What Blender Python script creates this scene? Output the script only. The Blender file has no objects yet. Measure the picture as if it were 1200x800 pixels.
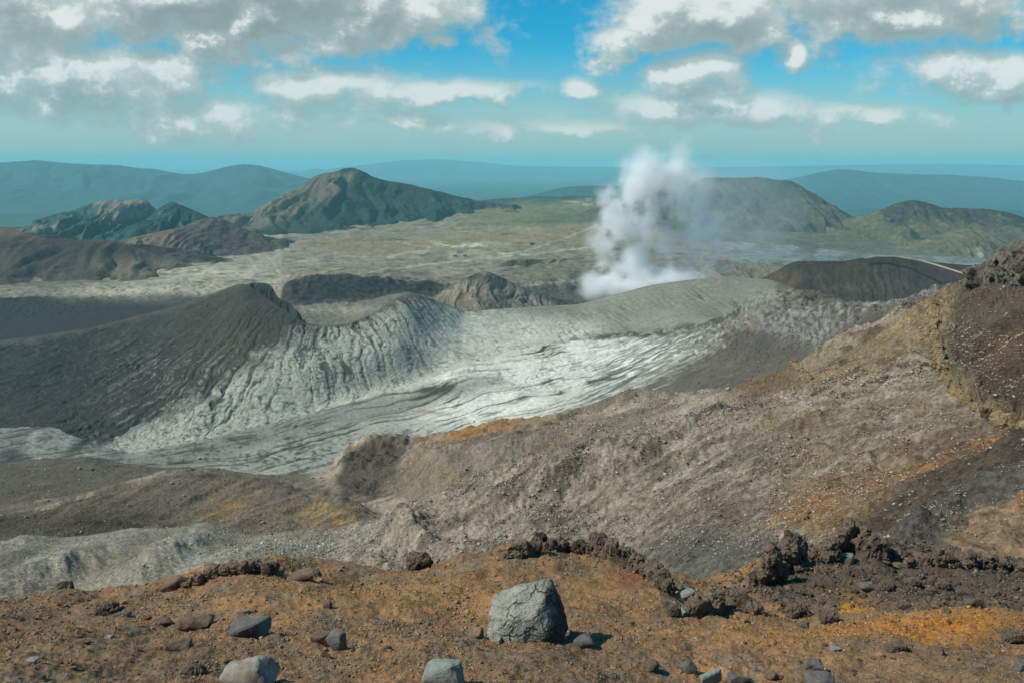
import bpy, bmesh, math, random
import numpy as np
from mathutils import Vector, noise as mnoise

# ------------------------------------------------------------------ camera
W0, H0, FPX = 1200.0, 800.0, 933.0
HORIZON = 188.0
PITCH = math.atan((400 - HORIZON) / FPX)
CP, SP = math.cos(PITCH), math.sin(PITCH)
EYE = 700.0                                   # eye height above datum (m)
scene = bpy.context.scene
cam_d = bpy.data.cameras.new("camera")
cam = bpy.data.objects.new("camera", cam_d)
scene.collection.objects.link(cam)
cam.location = (0, 0, EYE)
cam.rotation_euler = (math.pi / 2 - PITCH, 0, 0)
cam_d.sensor_width = 36
cam_d.lens = 36 * FPX / W0
cam_d.clip_start = 0.1
cam_d.clip_end = 250000
scene.camera = cam

# ------------------------------------------------------------------ light
SUN_AZ = math.radians(-101)      # measured from +Y towards +X : sun stands to the left
SUN_EL = math.radians(47)
scene.view_settings.view_transform = 'Standard'
scene.view_settings.look = 'None'
scene.view_settings.exposure = 0.20
scene.view_settings.gamma = 1.0
scene.view_settings.use_curve_mapping = False
sun_d = bpy.data.lights.new("sun", 'SUN')
sun_d.energy = 4.2
sun_d.angle = math.radians(0.5)
sun_d.color = (1.0, 0.94, 0.84)
sun = bpy.data.objects.new("sun", sun_d)
scene.collection.objects.link(sun)
sdir = Vector((math.sin(SUN_AZ) * math.cos(SUN_EL), math.cos(SUN_AZ) * math.cos(SUN_EL), math.sin(SUN_EL)))
sun.rotation_euler = sdir.to_track_quat('Z', 'Y').to_euler()
scene.cycles.use_denoising = True
scene.cycles.use_adaptive_sampling = True
scene.cycles.adaptive_threshold = 0.02
scene.cycles.max_bounces = 6
scene.cycles.volume_bounces = 8
scene.cycles.diffuse_bounces = 2
scene.cycles.volume_step_rate = 1.0
scene.cycles.volume_max_steps = 128

class NT:
    """tiny helper to write node trees"""
    def __init__(s, tree):
        s.t = tree; s.t.nodes.clear()
    def n(s, typ, **kw):
        nd = s.t.nodes.new(typ)
        for k, v in kw.items():
            setattr(nd, k, v)
        return nd
    def put(s, sock, v):
        if isinstance(v, bpy.types.NodeSocket): s.t.links.new(v, sock)
        else: sock.default_value = v
    def m(s, op, a, b=None, c=None, clamp=False):
        nd = s.n('ShaderNodeMath', operation=op); nd.use_clamp = clamp
        s.put(nd.inputs[0], a)
        if b is not None: s.put(nd.inputs[1], b)
        if c is not None: s.put(nd.inputs[2], c)
        return nd.outputs[0]
    def mixc(s, f, a, b, blend='MIX'):
        nd = s.n('ShaderNodeMix', data_type='RGBA', blend_type=blend)
        s.put(nd.inputs[0], f)
        for sock, v in ((nd.inputs[6], a), (nd.inputs[7], b)):
            if isinstance(v, tuple) and len(v) == 3: v = v + (1,)
            s.put(sock, v)
        return nd.outputs[2]
    def noise(s, vec, scale, detail=4, rough=0.55, dist=0.0, flat2=False):
        nd = s.n('ShaderNodeTexNoise')
        if vec is not None: s.put(nd.inputs['Vector'], vec)
        nd.inputs['Scale'].default_value = scale
        if flat2: nd.noise_dimensions = '2D'
        nd.inputs['Detail'].default_value = detail
        nd.inputs['Roughness'].default_value = rough
        nd.inputs['Distortion'].default_value = dist
        return nd.outputs['Fac']
    def ramp(s, f, lo, hi, smooth=True):
        nd = s.n('ShaderNodeMapRange', interpolation_type='SMOOTHSTEP' if smooth else 'LINEAR')
        s.put(nd.inputs[0], f); s.put(nd.inputs[1], lo); s.put(nd.inputs[2], hi)
        return nd.outputs[0]

def lin(c):
    return tuple(((v / 255) / 12.92 if v / 255 < .04045 else ((v / 255 + .055) / 1.055) ** 2.4) for v in c)

# ------------------------------------------------------------------ sky with clouds
world = bpy.data.worlds.new("World"); scene.world = world
world.use_nodes = True
w = NT(world.node_tree)
sky = w.n('ShaderNodeTexSky', sky_type='NISHITA')
sky.sun_disc = False
sky.sun_elevation = SUN_EL
sky.sun_rotation = SUN_AZ
sky.air_density = 1.0; sky.dust_density = 1.2; sky.ozone_density = 3.0; sky.altitude = 700
# cloud density in sky directions: u = x/y (sideways), v = z/y (height above the horizon)
CL = bpy.data.node_groups.new("cloud_density", 'ShaderNodeTree')
CL.interface.new_socket("u", in_out='INPUT', socket_type='NodeSocketFloat')
CL.interface.new_socket("v", in_out='INPUT', socket_type='NodeSocketFloat')
CL.interface.new_socket("d", in_out='OUTPUT', socket_type='NodeSocketFloat')
g = NT(CL)
gi = g.n('NodeGroupInput'); go = g.n('NodeGroupOutput')
U, V = gi.outputs[0], gi.outputs[1]
def uv_of(px, py):
    dx = (px - 600) / FPX; dy = (400 - py) / FPX
    yy = CP + dy * SP; zz = -SP + dy * CP
    return dx / yy, zz / yy
comb = g.n('ShaderNodeCombineXYZ'); g.put(comb.inputs[0], U); g.put(comb.inputs[1], g.m('MULTIPLY', V, 1.45))
big = g.noise(comb.outputs[0], 5.5, 1, 0.5, 0, True)
fine = g.noise(comb.outputs[0], 14, 7, 0.60, 0, True)
uw = g.m('ADD', U, g.m('MULTIPLY', g.m('SUBTRACT', big, 0.5), 0.14))
vw = g.m('ADD', V, g.m('MULTIPLY', g.m('SUBTRACT', fine, 0.5), 0.045))
CLOUDS = [  # px, py, rx, ry, strength
    (-40, 20, 240, 95, .95), (270, -4, 250, 62, 1.3), (452, 18, 66, 46, 1.1), (90, 96, 190, 52, .98),
    (210, 136, 140, 28, .86), (385, 108, 130, 28, .90), (540, 108, 120, 15, .82), (505, 52, 34, 14, .86),
    (300, 134, 70, 14, .65), (465, 142, 90, 14, .74), (820, 18, 140, 46, 1.1), (735, 50, 80, 28, .90),
    (672, 103, 30, 14, .84), (822, 84, 52, 30, .92), (835, 130, 150, 25, .90), (930, 60, 18, 17, .86), (1060, 2, 180, 56, 1.0),
    (1130, 84, 110, 30, .88), (1180, 106, 80, 20, .86), (1000, 134, 110, 15, .74), (690, 150, 130, 12, .62), (240, 72, 24, 11, .72),
    (-340, 80, 200, 90, .95), (1450, 40, 200, 90, .95), (600, -260, 900, 120, .95)]
tot = None
for (px, py, rx, ry, a) in CLOUDS:
    u0, v0 = uv_of(px, py)
    k = 1.03 / FPX
    du = g.m('MULTIPLY', g.m('SUBTRACT', uw, u0), 1 / (rx * k))
    dv = g.m('MULTIPLY', g.m('SUBTRACT', vw, v0), 1 / (ry * k))
    r2 = g.m('ADD', g.m('MULTIPLY', du, du), g.m('MULTIPLY', dv, dv))
    e = g.m('MULTIPLY', g.m('EXPONENT', g.m('MULTIPLY', r2, -0.9)), a)
    tot = e if tot is None else g.m('MAXIMUM', tot, e)
dens = g.m('ADD', tot, g.m('MULTIPLY', g.m('SUBTRACT', fine, 0.5), 1.15))
dens = g.m('ADD', dens, g.m('MULTIPLY', g.m('SUBTRACT', big, 0.5), 0.25))
g.put(go.inputs[0], dens)
tc = w.n('ShaderNodeTexCoord')
sep = w.n('ShaderNodeSeparateXYZ'); w.put(sep.inputs[0], tc.outputs['Generated'])
ysafe = w.m('MAXIMUM', w.m('ABSOLUTE', sep.outputs[1]), 0.15)
u = w.m('DIVIDE', sep.outputs[0], ysafe); v = w.m('DIVIDE', sep.outputs[2], ysafe)
def cl(uu, vv):
    nd = w.n('ShaderNodeGroup'); nd.node_tree = CL
    w.put(nd.inputs[0], uu); w.put(nd.inputs[1], vv)
    return nd.outputs[0]
d0 = cl(u, v)
d1 = cl(w.m('SUBTRACT', u, 0.012), w.m('ADD', v, 0.022))      # a step towards the sun
cover = w.ramp(d0, 0.20, 0.74)
lit = w.ramp(w.m('SUBTRACT', d0, d1), -0.34, 0.40)
thick = w.ramp(d0, 0.60, 1.05)
SKYK = 0.10
def rad(c):                                  # photo colour -> radiance fed to a Background of strength SKYK
    return tuple(x / SKYK / 1.13 for x in lin(c))
cl_col = w.mixc(lit, rad((148, 174, 176)), rad((204, 216, 213)))
cl_col = w.mixc(w.m('MULTIPLY', thick, w.m('SUBTRACT', 1.0, lit)), cl_col, rad((136, 158, 160)))
edge = w.m('MULTIPLY', w.ramp(lit, 0.62, 1.0), w.ramp(d0, 0.5, 0.8))
cl_col = w.mixc(edge, cl_col, rad((222, 230, 228)))
blue = w.mixc(1.0, sky.outputs[0], (0.10, 0.90, 1.08, 1), 'MULTIPLY')
# low band of moist air and far cloud
veil = w.ramp(v, 0.150, 0.012)
veil_n = w.noise(tc.outputs['Generated'], 6, 4, 0.5)
veil = w.m('MULTIPLY', veil, w.m('ADD', 0.75, w.m('MULTIPLY', veil_n, 0.3)), clamp=True)
veil_col = w.mixc(w.ramp(v, 0.0, 0.05), rad((146, 188, 192)), rad((172, 198, 197)))
skyc = w.mixc(w.m('MULTIPLY', veil, 0.97), blue, veil_col)
cover2 = w.m('MULTIPLY', cover, w.m('SUBTRACT', 1.0, w.m('MULTIPLY', veil, 0.35)))
skyc = w.mixc(cover2, skyc, cl_col)
world.cycles.sampling_method = 'MANUAL'; world.cycles.sample_map_resolution = 256
bg = w.n('ShaderNodeBackground'); w.put(bg.inputs[0], skyc); bg.inputs[1].default_value = SKYK
wo = w.n('ShaderNodeOutputWorld'); w.put(wo.inputs[0], bg.outputs[0])

# ------------------------------------------------------------------ numeric noise
def _hash(ix, iy, seed):
    h = (ix.astype(np.int64) * 374761393 + iy.astype(np.int64) * 668265263 + seed * 982451653) & 0xFFFFFFFF
    h = ((h ^ (h >> 13)) * 1274126177) & 0xFFFFFFFF
    h = h ^ (h >> 16)
    return (h & 0xFFFF).astype(np.float32) / 65535.0 * 6.2831853
def gn(x, y, seed=0):
    """gradient noise, about -1..1"""
    x0 = np.floor(x); y0 = np.floor(y)
    fx = (x - x0).astype(np.float32); fy = (y - y0).astype(np.float32)
    ux = fx * fx * fx * (fx * (fx * 6 - 15) + 10); uy = fy * fy * fy * (fy * (fy * 6 - 15) + 10)
    def c(dx, dy):
        a = _hash(x0 + dx, y0 + dy, seed)
        return np.cos(a) * (fx - dx) + np.sin(a) * (fy - dy)
    a = c(0, 0); b = c(1, 0); d = c(0, 1); e = c(1, 1)
    return ((a + (b - a) * ux) + ((d + (e - d) * ux) - (a + (b - a) * ux)) * uy) * 1.5
def fbm(x, y, oct=4, seed=0, rough=0.5):
    s = 0; a = 1.0; n = 0
    for i in range(oct):
        s = s + a * gn(x * 2 ** i, y * 2 ** i, seed + 17 * i); n += a; a *= rough
    return s / n
def ridged(x, y, oct=4, seed=0, rough=0.5):
    s = 0; a = 1.0; n = 0
    for i in range(oct):
        s = s + a * (1 - np.abs(gn(x * 2 ** i, y * 2 ** i, seed + 31 * i)) * 1.6); n += a; a *= rough
    return s / n
def ss(x, lo, hi):
    t = np.clip((x - lo) / (hi - lo), 0, 1); return t * t * (3 - 2 * t)
def notb(a): return 1.0 - a.astype(np.float32)
def mix(a, b, m):
    return a + (b - a) * m

def at(px, py, D):
    """point seen at image pixel (px, py) from the viewpoint, D metres forward; z relative to the eye"""
    dx = (px - 600) / FPX; dy = (400 - py) / FPX
    yy = CP + dy * SP; zz = -SP + dy * CP
    return dx / yy * D, D, zz / yy * D
def proj(x, y, z):
    f = y * CP - z * SP; uu = y * SP + z * CP
    f = np.maximum(f, 0.05)
    return 600 + FPX * x / f, 400 - FPX * uu / f

# photo colour -> surface albedo
KALB = 1.22
def alb(c):
    return np.array([min(.8, v / KALB) for v in lin(c)], dtype=np.float32)

def poly_sd(px, py, pts):
    """signed distance (inside > 0) to a polygon"""
    d = np.full(px.shape, 1e9, np.float32); ins = np.zeros(px.shape, bool)
    n = len(pts)
    for i in range(n):
        ax, ay = pts[i]; bx, by = pts[(i + 1) % n]
        ex, ey = bx - ax, by - ay
        t = np.clip(((px - ax) * ex + (py - ay) * ey) / (ex * ex + ey * ey + 1e-9), 0, 1)
        d = np.minimum(d, np.hypot(px - ax - t * ex, py - ay - t * ey))
        c = ((ay > py) != (by > py)) & (px < (bx - ax) * (py - ay) / (by - ay + 1e-9) + ax)
        ins ^= c
    return np.where(ins, d, -d)
def line_d(px, py, pts):
    """distance to a polyline, position along it 0..1, signed side"""
    px = px.astype(np.float32); best = np.full(px.shape, 1e9, np.float32); s = np.zeros(px.shape, np.float32); side = np.zeros(px.shape, np.float32)
    tot = sum(math.dist(pts[i], pts[i + 1]) for i in range(len(pts) - 1)); acc = 0
    for i in range(len(pts) - 1):
        ax, ay = pts[i]; bx, by = pts[i + 1]; ex, ey = bx - ax, by - ay; L = math.hypot(ex, ey)
        t = np.clip(((px - ax) * ex + (py - ay) * ey) / (L * L), 0, 1)
        qx = px - ax - t * ex; qy = py - ay - t * ey
        d = np.hypot(qx, qy); m = d < best
        best = np.where(m, d, best); s = np.where(m, (acc + t * L) / tot, s)
        side = np.where(m, (ex * qy - ey * qx) / L, side)
        acc += L
    return best, s, side

# ------------------------------------------------------------------ object helpers
COL = scene.collection
def tag(o, label=None, cat=None, group=None, kind=None):
    if label: o['label'] = label
    if cat: o['category'] = cat
    if group: o['group'] = group
    if kind: o['kind'] = kind
    return o
def grid_mesh(name, X, Y, Z, col=None, rough=None, wrap=False):
    nr, nc = X.shape
    me = bpy.data.meshes.new(name)
    co = np.stack([X, Y, Z + EYE], -1).reshape(-1, 3).astype(np.float32)
    idx = np.arange(nr * nc, dtype=np.int32).reshape(nr, nc)
    f = np.stack([idx[:-1, :-1], idx[:-1, 1:], idx[1:, 1:], idx[1:, :-1]], -1).reshape(-1, 4)
    me.vertices.add(len(co)); me.vertices.foreach_set('co', co.ravel())
    me.loops.add(f.size); me.loops.foreach_set('vertex_index', f.ravel())
    me.polygons.add(len(f))
    me.polygons.foreach_set('loop_start', np.arange(0, f.size, 4, dtype=np.int32))
    me.polygons.foreach_set('loop_total', np.full(len(f), 4, np.int32))
    me.polygons.foreach_set('use_smooth', np.ones(len(f), bool))
    me.update(calc_edges=True)
    if col is not None:
        at_ = me.attributes.new('albedo', 'FLOAT_COLOR', 'POINT')
        c4 = np.ones((nr * nc, 4), np.float32); c4[:, :3] = col.reshape(-1, 3)
        at_.data.foreach_set('color', c4.ravel())
    o = bpy.data.objects.new(name, me); COL.objects.link(o)
    return o

def ground_material(name, scales, bump=0.5, speck=0.3, spread=0.55, stretch=(1, 1, 1), rot=0.0, bumpdist=1.0, finew=1.6, fineh=.35):
    """albedo attribute modulated by fine noise at several world scales, with bump"""
    m = bpy.data.materials.new(name); m.use_nodes = True
    t = NT(m.node_tree)
    a = t.n('ShaderNodeAttribute', attribute_name='albedo')
    geo = t.n('ShaderNodeTexCoord')
    mp = t.n('ShaderNodeMapping'); t.put(mp.inputs['Vector'], geo.outputs['Object'])
    mp.inputs['Scale'].default_value = stretch; mp.inputs['Rotation'].default_value = (0, 0, rot)
    P = mp.outputs[0]
    n1 = t.noise(P, scales[0], 8, 0.62); n2 = t.noise(P, scales[1], 6, 0.65)
    vor = t.n('ShaderNodeTexVoronoi'); t.put(vor.inputs['Vector'], geo.outputs['Object']); vor.inputs['Scale'].default_value = scales[2]
    vr = t.n('ShaderNodeSeparateColor'); t.put(vr.inputs[0], vor.outputs['Color'])
    f = t.m('ADD', t.m('MULTIPLY', t.m('SUBTRACT', n1, 0.5), spread * 2.2), t.m('MULTIPLY', t.m('SUBTRACT', n2, 0.5), spread * finew))
    f = t.m('ADD', f, t.m('MULTIPLY', t.m('SUBTRACT', vr.outputs[0], 0.5), speck))
    f = t.m('MAXIMUM', t.m('ADD', f, 1.0), 0.25)
    fc = t.n('ShaderNodeCombineXYZ')
    for i in range(3): t.put(fc.inputs[i], f)
    c = t.mixc(1.0, a.outputs['Color'], fc.outputs[0], 'MULTIPLY')
    b = t.n('ShaderNodeBsdfPrincipled'); t.put(b.inputs['Base Color'], c); b.inputs['Roughness'].default_value = 0.95
    b.inputs['Specular IOR Level'].default_value = 0.15
    h = t.m('ADD', t.m('MULTIPLY', n1, 1.0), t.m('MULTIPLY', n2, fineh))
    bp = t.n('ShaderNodeBump'); t.put(bp.inputs['Height'], h)
    bp.inputs['Strength'].default_value = bump; bp.inputs['Distance'].default_value = bumpdist
    t.put(b.inputs['Normal'], bp.outputs[0])
    o = t.n('ShaderNodeOutputMaterial'); t.put(o.inputs[0], b.outputs[0])
    return m

# ------------------------------------------------------------------ the terrain: lines placed by image pixel and depth, near to far
# each line: (px, py, D) nodes
LN = []
def L(rows, *nodes): LN.append((rows, nodes))
L(0,  (0, 1500, 1.3), (1200, 1500, 1.3))
L(30, (0, 900, 3.4), (600, 900, 3.2), (1200, 900, 3.4))
L(110,(0, 800, 5.6), (600, 802, 5.4), (1200, 796, 6.2))
L(130,(0, 745, 8.6), (300, 738, 8.6), (600, 730, 9.0), (800, 735, 9.5), (1000, 730, 11), (1200, 725, 12))
L(110,(-200, 700, 13), (0, 699, 13), (60, 690, 13.5), (100, 692, 13), (200, 684, 13), (240, 672, 14), (300, 665, 15), (400, 667, 16), (520, 662, 17), (570, 650, 18),
   (610, 636, 19), (700, 638, 19), (740, 650, 18), (780, 676, 16.5), (820, 690, 16.5), (860, 682, 18), (900, 655, 21), (950, 645, 24), (1000, 636, 26), (1060, 645, 26), (1120, 655, 26), (1200, 662, 26), (1400, 670, 26))
L(16, (0, 780, 17), (500, 770, 22), (620, 760, 24), (780, 800, 21), (900, 740, 26), (1000, 690, 30), (1200, 700, 30))
L(12, (0, 730, 90), (500, 700, 78), (620, 680, 70), (780, 700, 60), (900, 668, 50), (1000, 650, 44), (1200, 668, 40))
# low grey mounds / lower scree
L(100,(-100, 640, 150), (0, 642, 150), (60, 634, 160), (120, 626, 170), (150, 621, 172), (200, 622, 172), (230, 620, 172), (290, 626, 165), (340, 622, 160), (400, 624, 155), (450, 618, 150), (500, 600, 142), (600, 592, 125), (700, 582, 115), (800, 572, 100), (900, 560, 88), (1000, 545, 76), (1100, 530, 66), (1200, 515, 56))
L(40, (0, 640, 200), (60, 634, 205), (100, 630, 210), (200, 624, 210), (300, 622, 200), (400, 614, 190), (440, 608, 186), (500, 585, 180), (600, 568, 165), (700, 555, 152), (800, 535, 140), (900, 512, 128), (1000, 480, 112), (1100, 445, 98), (1200, 412, 84))
# crest of the brown ridge
L(90, (-200, 612, 235), (-50, 607, 235), (0, 603, 240), (70, 586, 250), (150, 569, 260), (195, 559, 265), (250, 558, 265), (300, 562, 262), (350, 569, 255), (400, 578, 248), (430, 590, 235), (450, 598, 225), (480, 585, 225), (520, 562, 235), (600, 543, 235), (700, 525, 222), (800, 503, 205), (900, 478, 182), (1000, 432, 158), (1100, 388, 136), (1200, 340, 112))
L(30, (-50, 606, 300), (0, 598, 300), (70, 585, 312), (150, 570, 325), (200, 560, 335), (250, 562, 335), (300, 568, 325), (350, 576, 315), (400, 580, 300), (440, 585, 295), (480, 572, 290), (500, 552, 295), (600, 525, 300), (700, 508, 290), (800, 486, 265), (900, 458, 235), (1000, 408, 205), (1100, 362, 175), (1200, 312, 140))
# outer edge of the near mass
L(90, (-200, 552, 430), (0, 546, 430), (60, 540, 430), (100, 538, 430), (150, 544, 420), (200, 549, 400), (280, 558, 380), (350, 563, 360), (385, 556, 350), (405, 538, 350), (430, 521, 360), (455, 516, 370), (480, 522, 375), (500, 523, 380), (550, 512, 390), (600, 504, 400), (680, 491, 400), (720, 476, 395), (750, 466, 390), (800, 467, 370), (850, 468, 360), (900, 452, 350), (940, 431, 340), (980, 395, 315), (1040, 372, 290), (1100, 350, 265), (1140, 330, 225), (1165, 312, 190), (1200, 306, 170), (1400, 270, 160))
L(60, (-200, 590, 560), (0, 585, 560), (150, 575, 560), (300, 585, 540), (400, 570, 520), (500, 545, 540), (600, 530, 560), (700, 505, 560), (760, 488, 520), (850, 478, 440), (900, 462, 420), (940, 440, 390), (980, 398, 360), (1040, 376, 330), (1100, 352, 300), (1140, 333, 260), (1200, 308, 220))
L(60, (-200, 550, 765), (0, 547, 765), (100, 542, 765), (200, 553, 755), (300, 562, 750), (390, 562, 740), (440, 524, 800), (500, 528, 795), (600, 508, 825), (680, 496, 840), (740, 471, 860), (790, 470, 720), (850, 470, 600), (900, 453, 550), (940, 432, 520), (980, 390, 480), (1040, 366, 430), (1100, 343, 380), (1140, 326, 320), (1200, 304, 260))
# foot of the cone / crest of the dark scree slope on the right
L(120,(-200, 498, 860), (0, 500, 860), (60, 497, 860), (100, 515, 830), (150, 530, 800), (230, 516, 830), (320, 493, 880), (400, 472, 930), (480, 450, 985), (540, 428, 1040), (600, 408, 1120), (680, 397, 1180), (740, 393, 1200), (780, 391, 1150), (820, 386, 960), (850, 375, 860), (880, 361, 780), (905, 346, 720), (930, 345, 700), (980, 357, 640), (1020, 362, 600), (1060, 358, 540), (1100, 342, 480), (1140, 325, 400), (1200, 302, 320))
L(90, (-200, 440, 1040), (0, 440, 1040), (100, 432, 1020), (200, 425, 990), (300, 418, 970), (355, 425, 965), (400, 420, 985), (470, 400, 1035), (540, 396, 1120), (600, 386, 1205), (680, 382, 1265), (780, 362, 1300), (820, 362, 1270), (850, 370, 1230), (880, 372, 1200), (905, 368, 1150), (1000, 376, 1100), (1100, 362, 1000), (1200, 325, 900))
# the crater rim
L(90, (-200, 402, 1200), (0, 400, 1200), (100, 386, 1150), (200, 361, 1150), (250, 345, 1150), (285, 330, 1150), (300, 340, 1140), (330, 362, 1080), (358, 380, 1050), (385, 382, 1055), (405, 381, 1062), (425, 374, 1080), (445, 364, 1105), (468, 347, 1130), (485, 344, 1150), (510, 352, 1190), (545, 366, 1230), (600, 361, 1300), (680, 357, 1380), (720, 346, 1400), (760, 335, 1400), (800, 329, 1400), (850, 324, 1400), (905, 328, 1400), (1000, 366, 1300), (1200, 330, 1150))
L(16, (-200, 376, 1350), (0, 376, 1350), (100, 366, 1300), (200, 353, 1300), (260, 352, 1280), (300, 380, 1200), (358, 400, 1130), (400, 395, 1150), (440, 375, 1190), (468, 372, 1220), (500, 372, 1270), (540, 380, 1330), (600, 378, 1400), (680, 380, 1500), (720, 382, 1550), (780, 390, 1600), (850, 385, 1600), (905, 380, 1600), (1000, 370, 1400), (1200, 335, 1300))
L(16, (0, 356, 1480), (200, 347, 1450), (290, 358, 1400), (330, 372, 1310), (358, 378, 1300), (400, 373, 1320), (440, 355, 1370), (468, 347, 1400), (500, 352, 1430), (540, 368, 1450), (600, 362, 1500), (680, 362, 1600), (720, 370, 1700), (780, 375, 1750), (900, 365, 1750), (1000, 372, 1500), (1200, 340, 1450))
L(30, (0, 347, 1550), (200, 340, 1500), (280, 338, 1500), (320, 352, 1480), (340, 354, 1480), (400, 353, 1500), (440, 350, 1500), (470, 342, 1520), (500, 346, 1550), (540, 358, 1560), (600, 355, 1600), (700, 352, 1760), (800, 360, 1800), (900, 350, 1850), (1000, 360, 1600), (1200, 340, 1500))
L(40, (0, 343, 1570), (200, 337, 1530), (280, 333, 1540), (325, 342, 1500), (338, 327, 1510), (360, 324, 1515), (400, 322, 1520), (430, 325, 1520), (455, 326, 1540), (480, 328, 1560), (520, 332, 1600), (560, 340, 1620), (600, 340, 1680), (700, 332, 1850), (800, 330, 1900), (900, 330, 1950), (1000, 345, 1700), (1200, 345, 1600))
L(50, (0, 325, 1780), (290, 316, 1760), (400, 312, 1760), (500, 318, 1760), (570, 308, 1850), (600, 300, 1950), (650, 300, 1980), (700, 298, 2000), (850, 300, 2050), (900, 305, 2050), (1000, 320, 1950), (1200, 330, 1850))
L(50, (0, 303, 2200), (300, 302, 2200), (500, 290, 2300), (600, 284, 2350), (700, 280, 2400), (900, 285, 2400), (1000, 296, 2300), (1200, 305, 2200))
L(50, (0, 285, 2900), (300, 285, 2800), (500, 272, 3000), (600, 264, 3200), (700, 252, 3400), (900, 268, 3100), (1000, 275, 3100), (1200, 285, 2900))
L(50, (0, 268, 3900), (300, 270, 3600), (400, 262, 3800), (500, 248, 4200), (560, 236, 4800), (620, 231, 5300), (700, 231, 5300), (760, 232, 5300), (900, 245, 4500), (1000, 262, 4000), (1200, 262, 4000))
L(20, (0, 250, 6500), (600, 250, 7000), (1200, 250, 6500))
L(10, (0, 248, 9000), (600, 248, 9500), (1200, 248, 9000))

pxs = [np.arange(-20, 1221, 1.25)]
st = 1.4; q = -20; left = []
while q > -620:
    q -= st; st *= 1.045; left.append(q)
st = 1.4; q = pxs[0][-1]; right = []
while q < 1820:
    q += st; st *= 1.045; right.append(q)
PX = np.concatenate([np.array(left[::-1]), pxs[0], np.array(right)])
NC = len(PX)
def smooth_interp(nodes, x):
    xs = np.arange(-700, 1901, 1.0)
    n = np.array(nodes, float)
    k = np.exp(-0.5 * (np.arange(-24, 25) / 7.0) ** 2); k /= k.sum()
    out = []
    for j, fn in ((1, lambda a: a), (2, np.log)):
        v = np.interp(xs, n[:, 0], fn(n[:, j]))
        v = np.convolve(np.pad(v, 24, mode='edge'), k, 'valid')
        out.append(np.interp(x, xs, v))
    return out[0], np.exp(out[1])
K = len(LN)
A = np.zeros((K, NC)); LD = np.zeros((K, NC)); ZZ = np.zeros((K, NC))
for i, (_, nodes) in enumerate(LN):
    py, D = smooth_interp(nodes, PX)
    x, y, z = at(PX, py, D)
    if i == 0: z = np.full(NC, -1.75)
    if i >= K - 2: z = np.full(NC, [-600.0, -668.0][i - (K - 2)])
    A[i] = x / y; LD[i] = np.log(y); ZZ[i] = z
def tangents(F):
    d = np.diff(F, axis=0); m = np.zeros_like(F)
    m[0] = d[0]; m[-1] = d[-1]
    a, b = d[:-1], d[1:]
    same = (a * b) > 0
    m[1:-1] = np.where(same, 2 * a * b / np.where(same, a + b, 1), 0)
    return m
def herm(F, T, i, t):
    p0, p1, m0, m1 = F[i], F[i + 1], T[i], T[i + 1]
    t = t[:, None]
    return (2*t**3-3*t**2+1)*p0 + (t**3-2*t**2+t)*m0 + (-2*t**3+3*t**2)*p1 + (t**3-t**2)*m1
TA, TD, TZ = tangents(A), tangents(LD), tangents(ZZ)
# height runs against distance, not against the line number, so slopes stay even across unequal gaps
Xr, Yr, Zr, TT = [], [], [], []
EX = np.exp(LD)
dz = np.diff(ZZ, axis=0) / np.diff(EX, axis=0)
mz = np.zeros_like(ZZ); mz[0] = dz[0]; mz[-1] = dz[-1]
_s = (dz[:-1] * dz[1:]) > 0
mz[1:-1] = np.where(_s, 2 * dz[:-1] * dz[1:] / np.where(_s, dz[:-1] + dz[1:], 1), 0)
for i in range(K - 1):
    rows = LN[i + 1][0]
    t = np.arange(rows) / rows if i < K - 2 else np.arange(rows + 1) / rows
    a = herm(A, TA, i, t)
    ld = LD[i] + (LD[i + 1] - LD[i]) * t[:, None]
    y = np.exp(ld)
    h = (EX[i + 1] - EX[i]); tt = (y - EX[i]) / h
    z = (2*tt**3-3*tt**2+1)*ZZ[i] + (tt**3-2*tt**2+tt)*h*mz[i] + (-2*tt**3+3*tt**2)*ZZ[i+1] + (tt**3-tt**2)*h*mz[i+1]
    Xr.append(a * y); Yr.append(y); Zr.append(z); TT.append(np.repeat(i + t, NC).reshape(len(t), NC))
X = np.concatenate(Xr); Y = np.concatenate(Yr); Z = np.concatenate(Zr); T = np.concatenate(TT)
MX, MY = proj(X, Y, Z)            # image pixel coordinates of every terrain point; colour and relief masks use them
MX = MX.astype(np.float32); MY = MY.astype(np.float32)
GS = np.maximum(Y, 1.0) / FPX     # grid spacing in metres
I_LEDGE, I_MOUND, I_FOOT0, I_BROWN, I_SEC, I_EDGE, I_FLAT, I_FOOT, I_MID, I_RIM = 4, 7, 8, 9, 10, 11, 13, 14, 15, 16

# ---- relief
def layer(lam, seed, kind='f', stretch=1.0, ang=0.0, oct=1):
    c, s = math.cos(ang), math.sin(ang)
    a = (X * c + Y * s) / (lam * stretch); b = (-X * s + Y * c) / lam
    n = ridged(a, b, oct, seed) - 0.55 if kind == 'r' else fbm(a, b, oct, seed)
    return n * ss(lam, 2.2 * GS, 5 * GS)
near = 1 - ss(T, I_LEDGE + 0.3, I_LEDGE + 0.9)
midm = ss(T, I_LEDGE + 0.9, I_LEDGE + 1.6) * (1 - ss(T, I_EDGE + 0.2, I_EDGE + 1.0))
flat = ss(T, I_FLAT - 0.6, I_FLAT + 0.1)
far = ss(T, I_RIM + 1, I_RIM + 3)
wx = fbm(X / 60, Y / 60, 3, 5); wy = fbm(X / 60, Y / 60, 3, 9)
mwx = MX + 10 * fbm(MX / 30, MY / 14, 4, 71); mwy = MY + 6 * fbm(MX / 30, MY / 14, 4, 72)
def rows(lo, hi):
    return slice(0 if lo is None else int(np.searchsorted(T[:, 0], lo, 'right')), len(T) if hi is None else int(np.searchsorted(T[:, 0], hi)))
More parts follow.
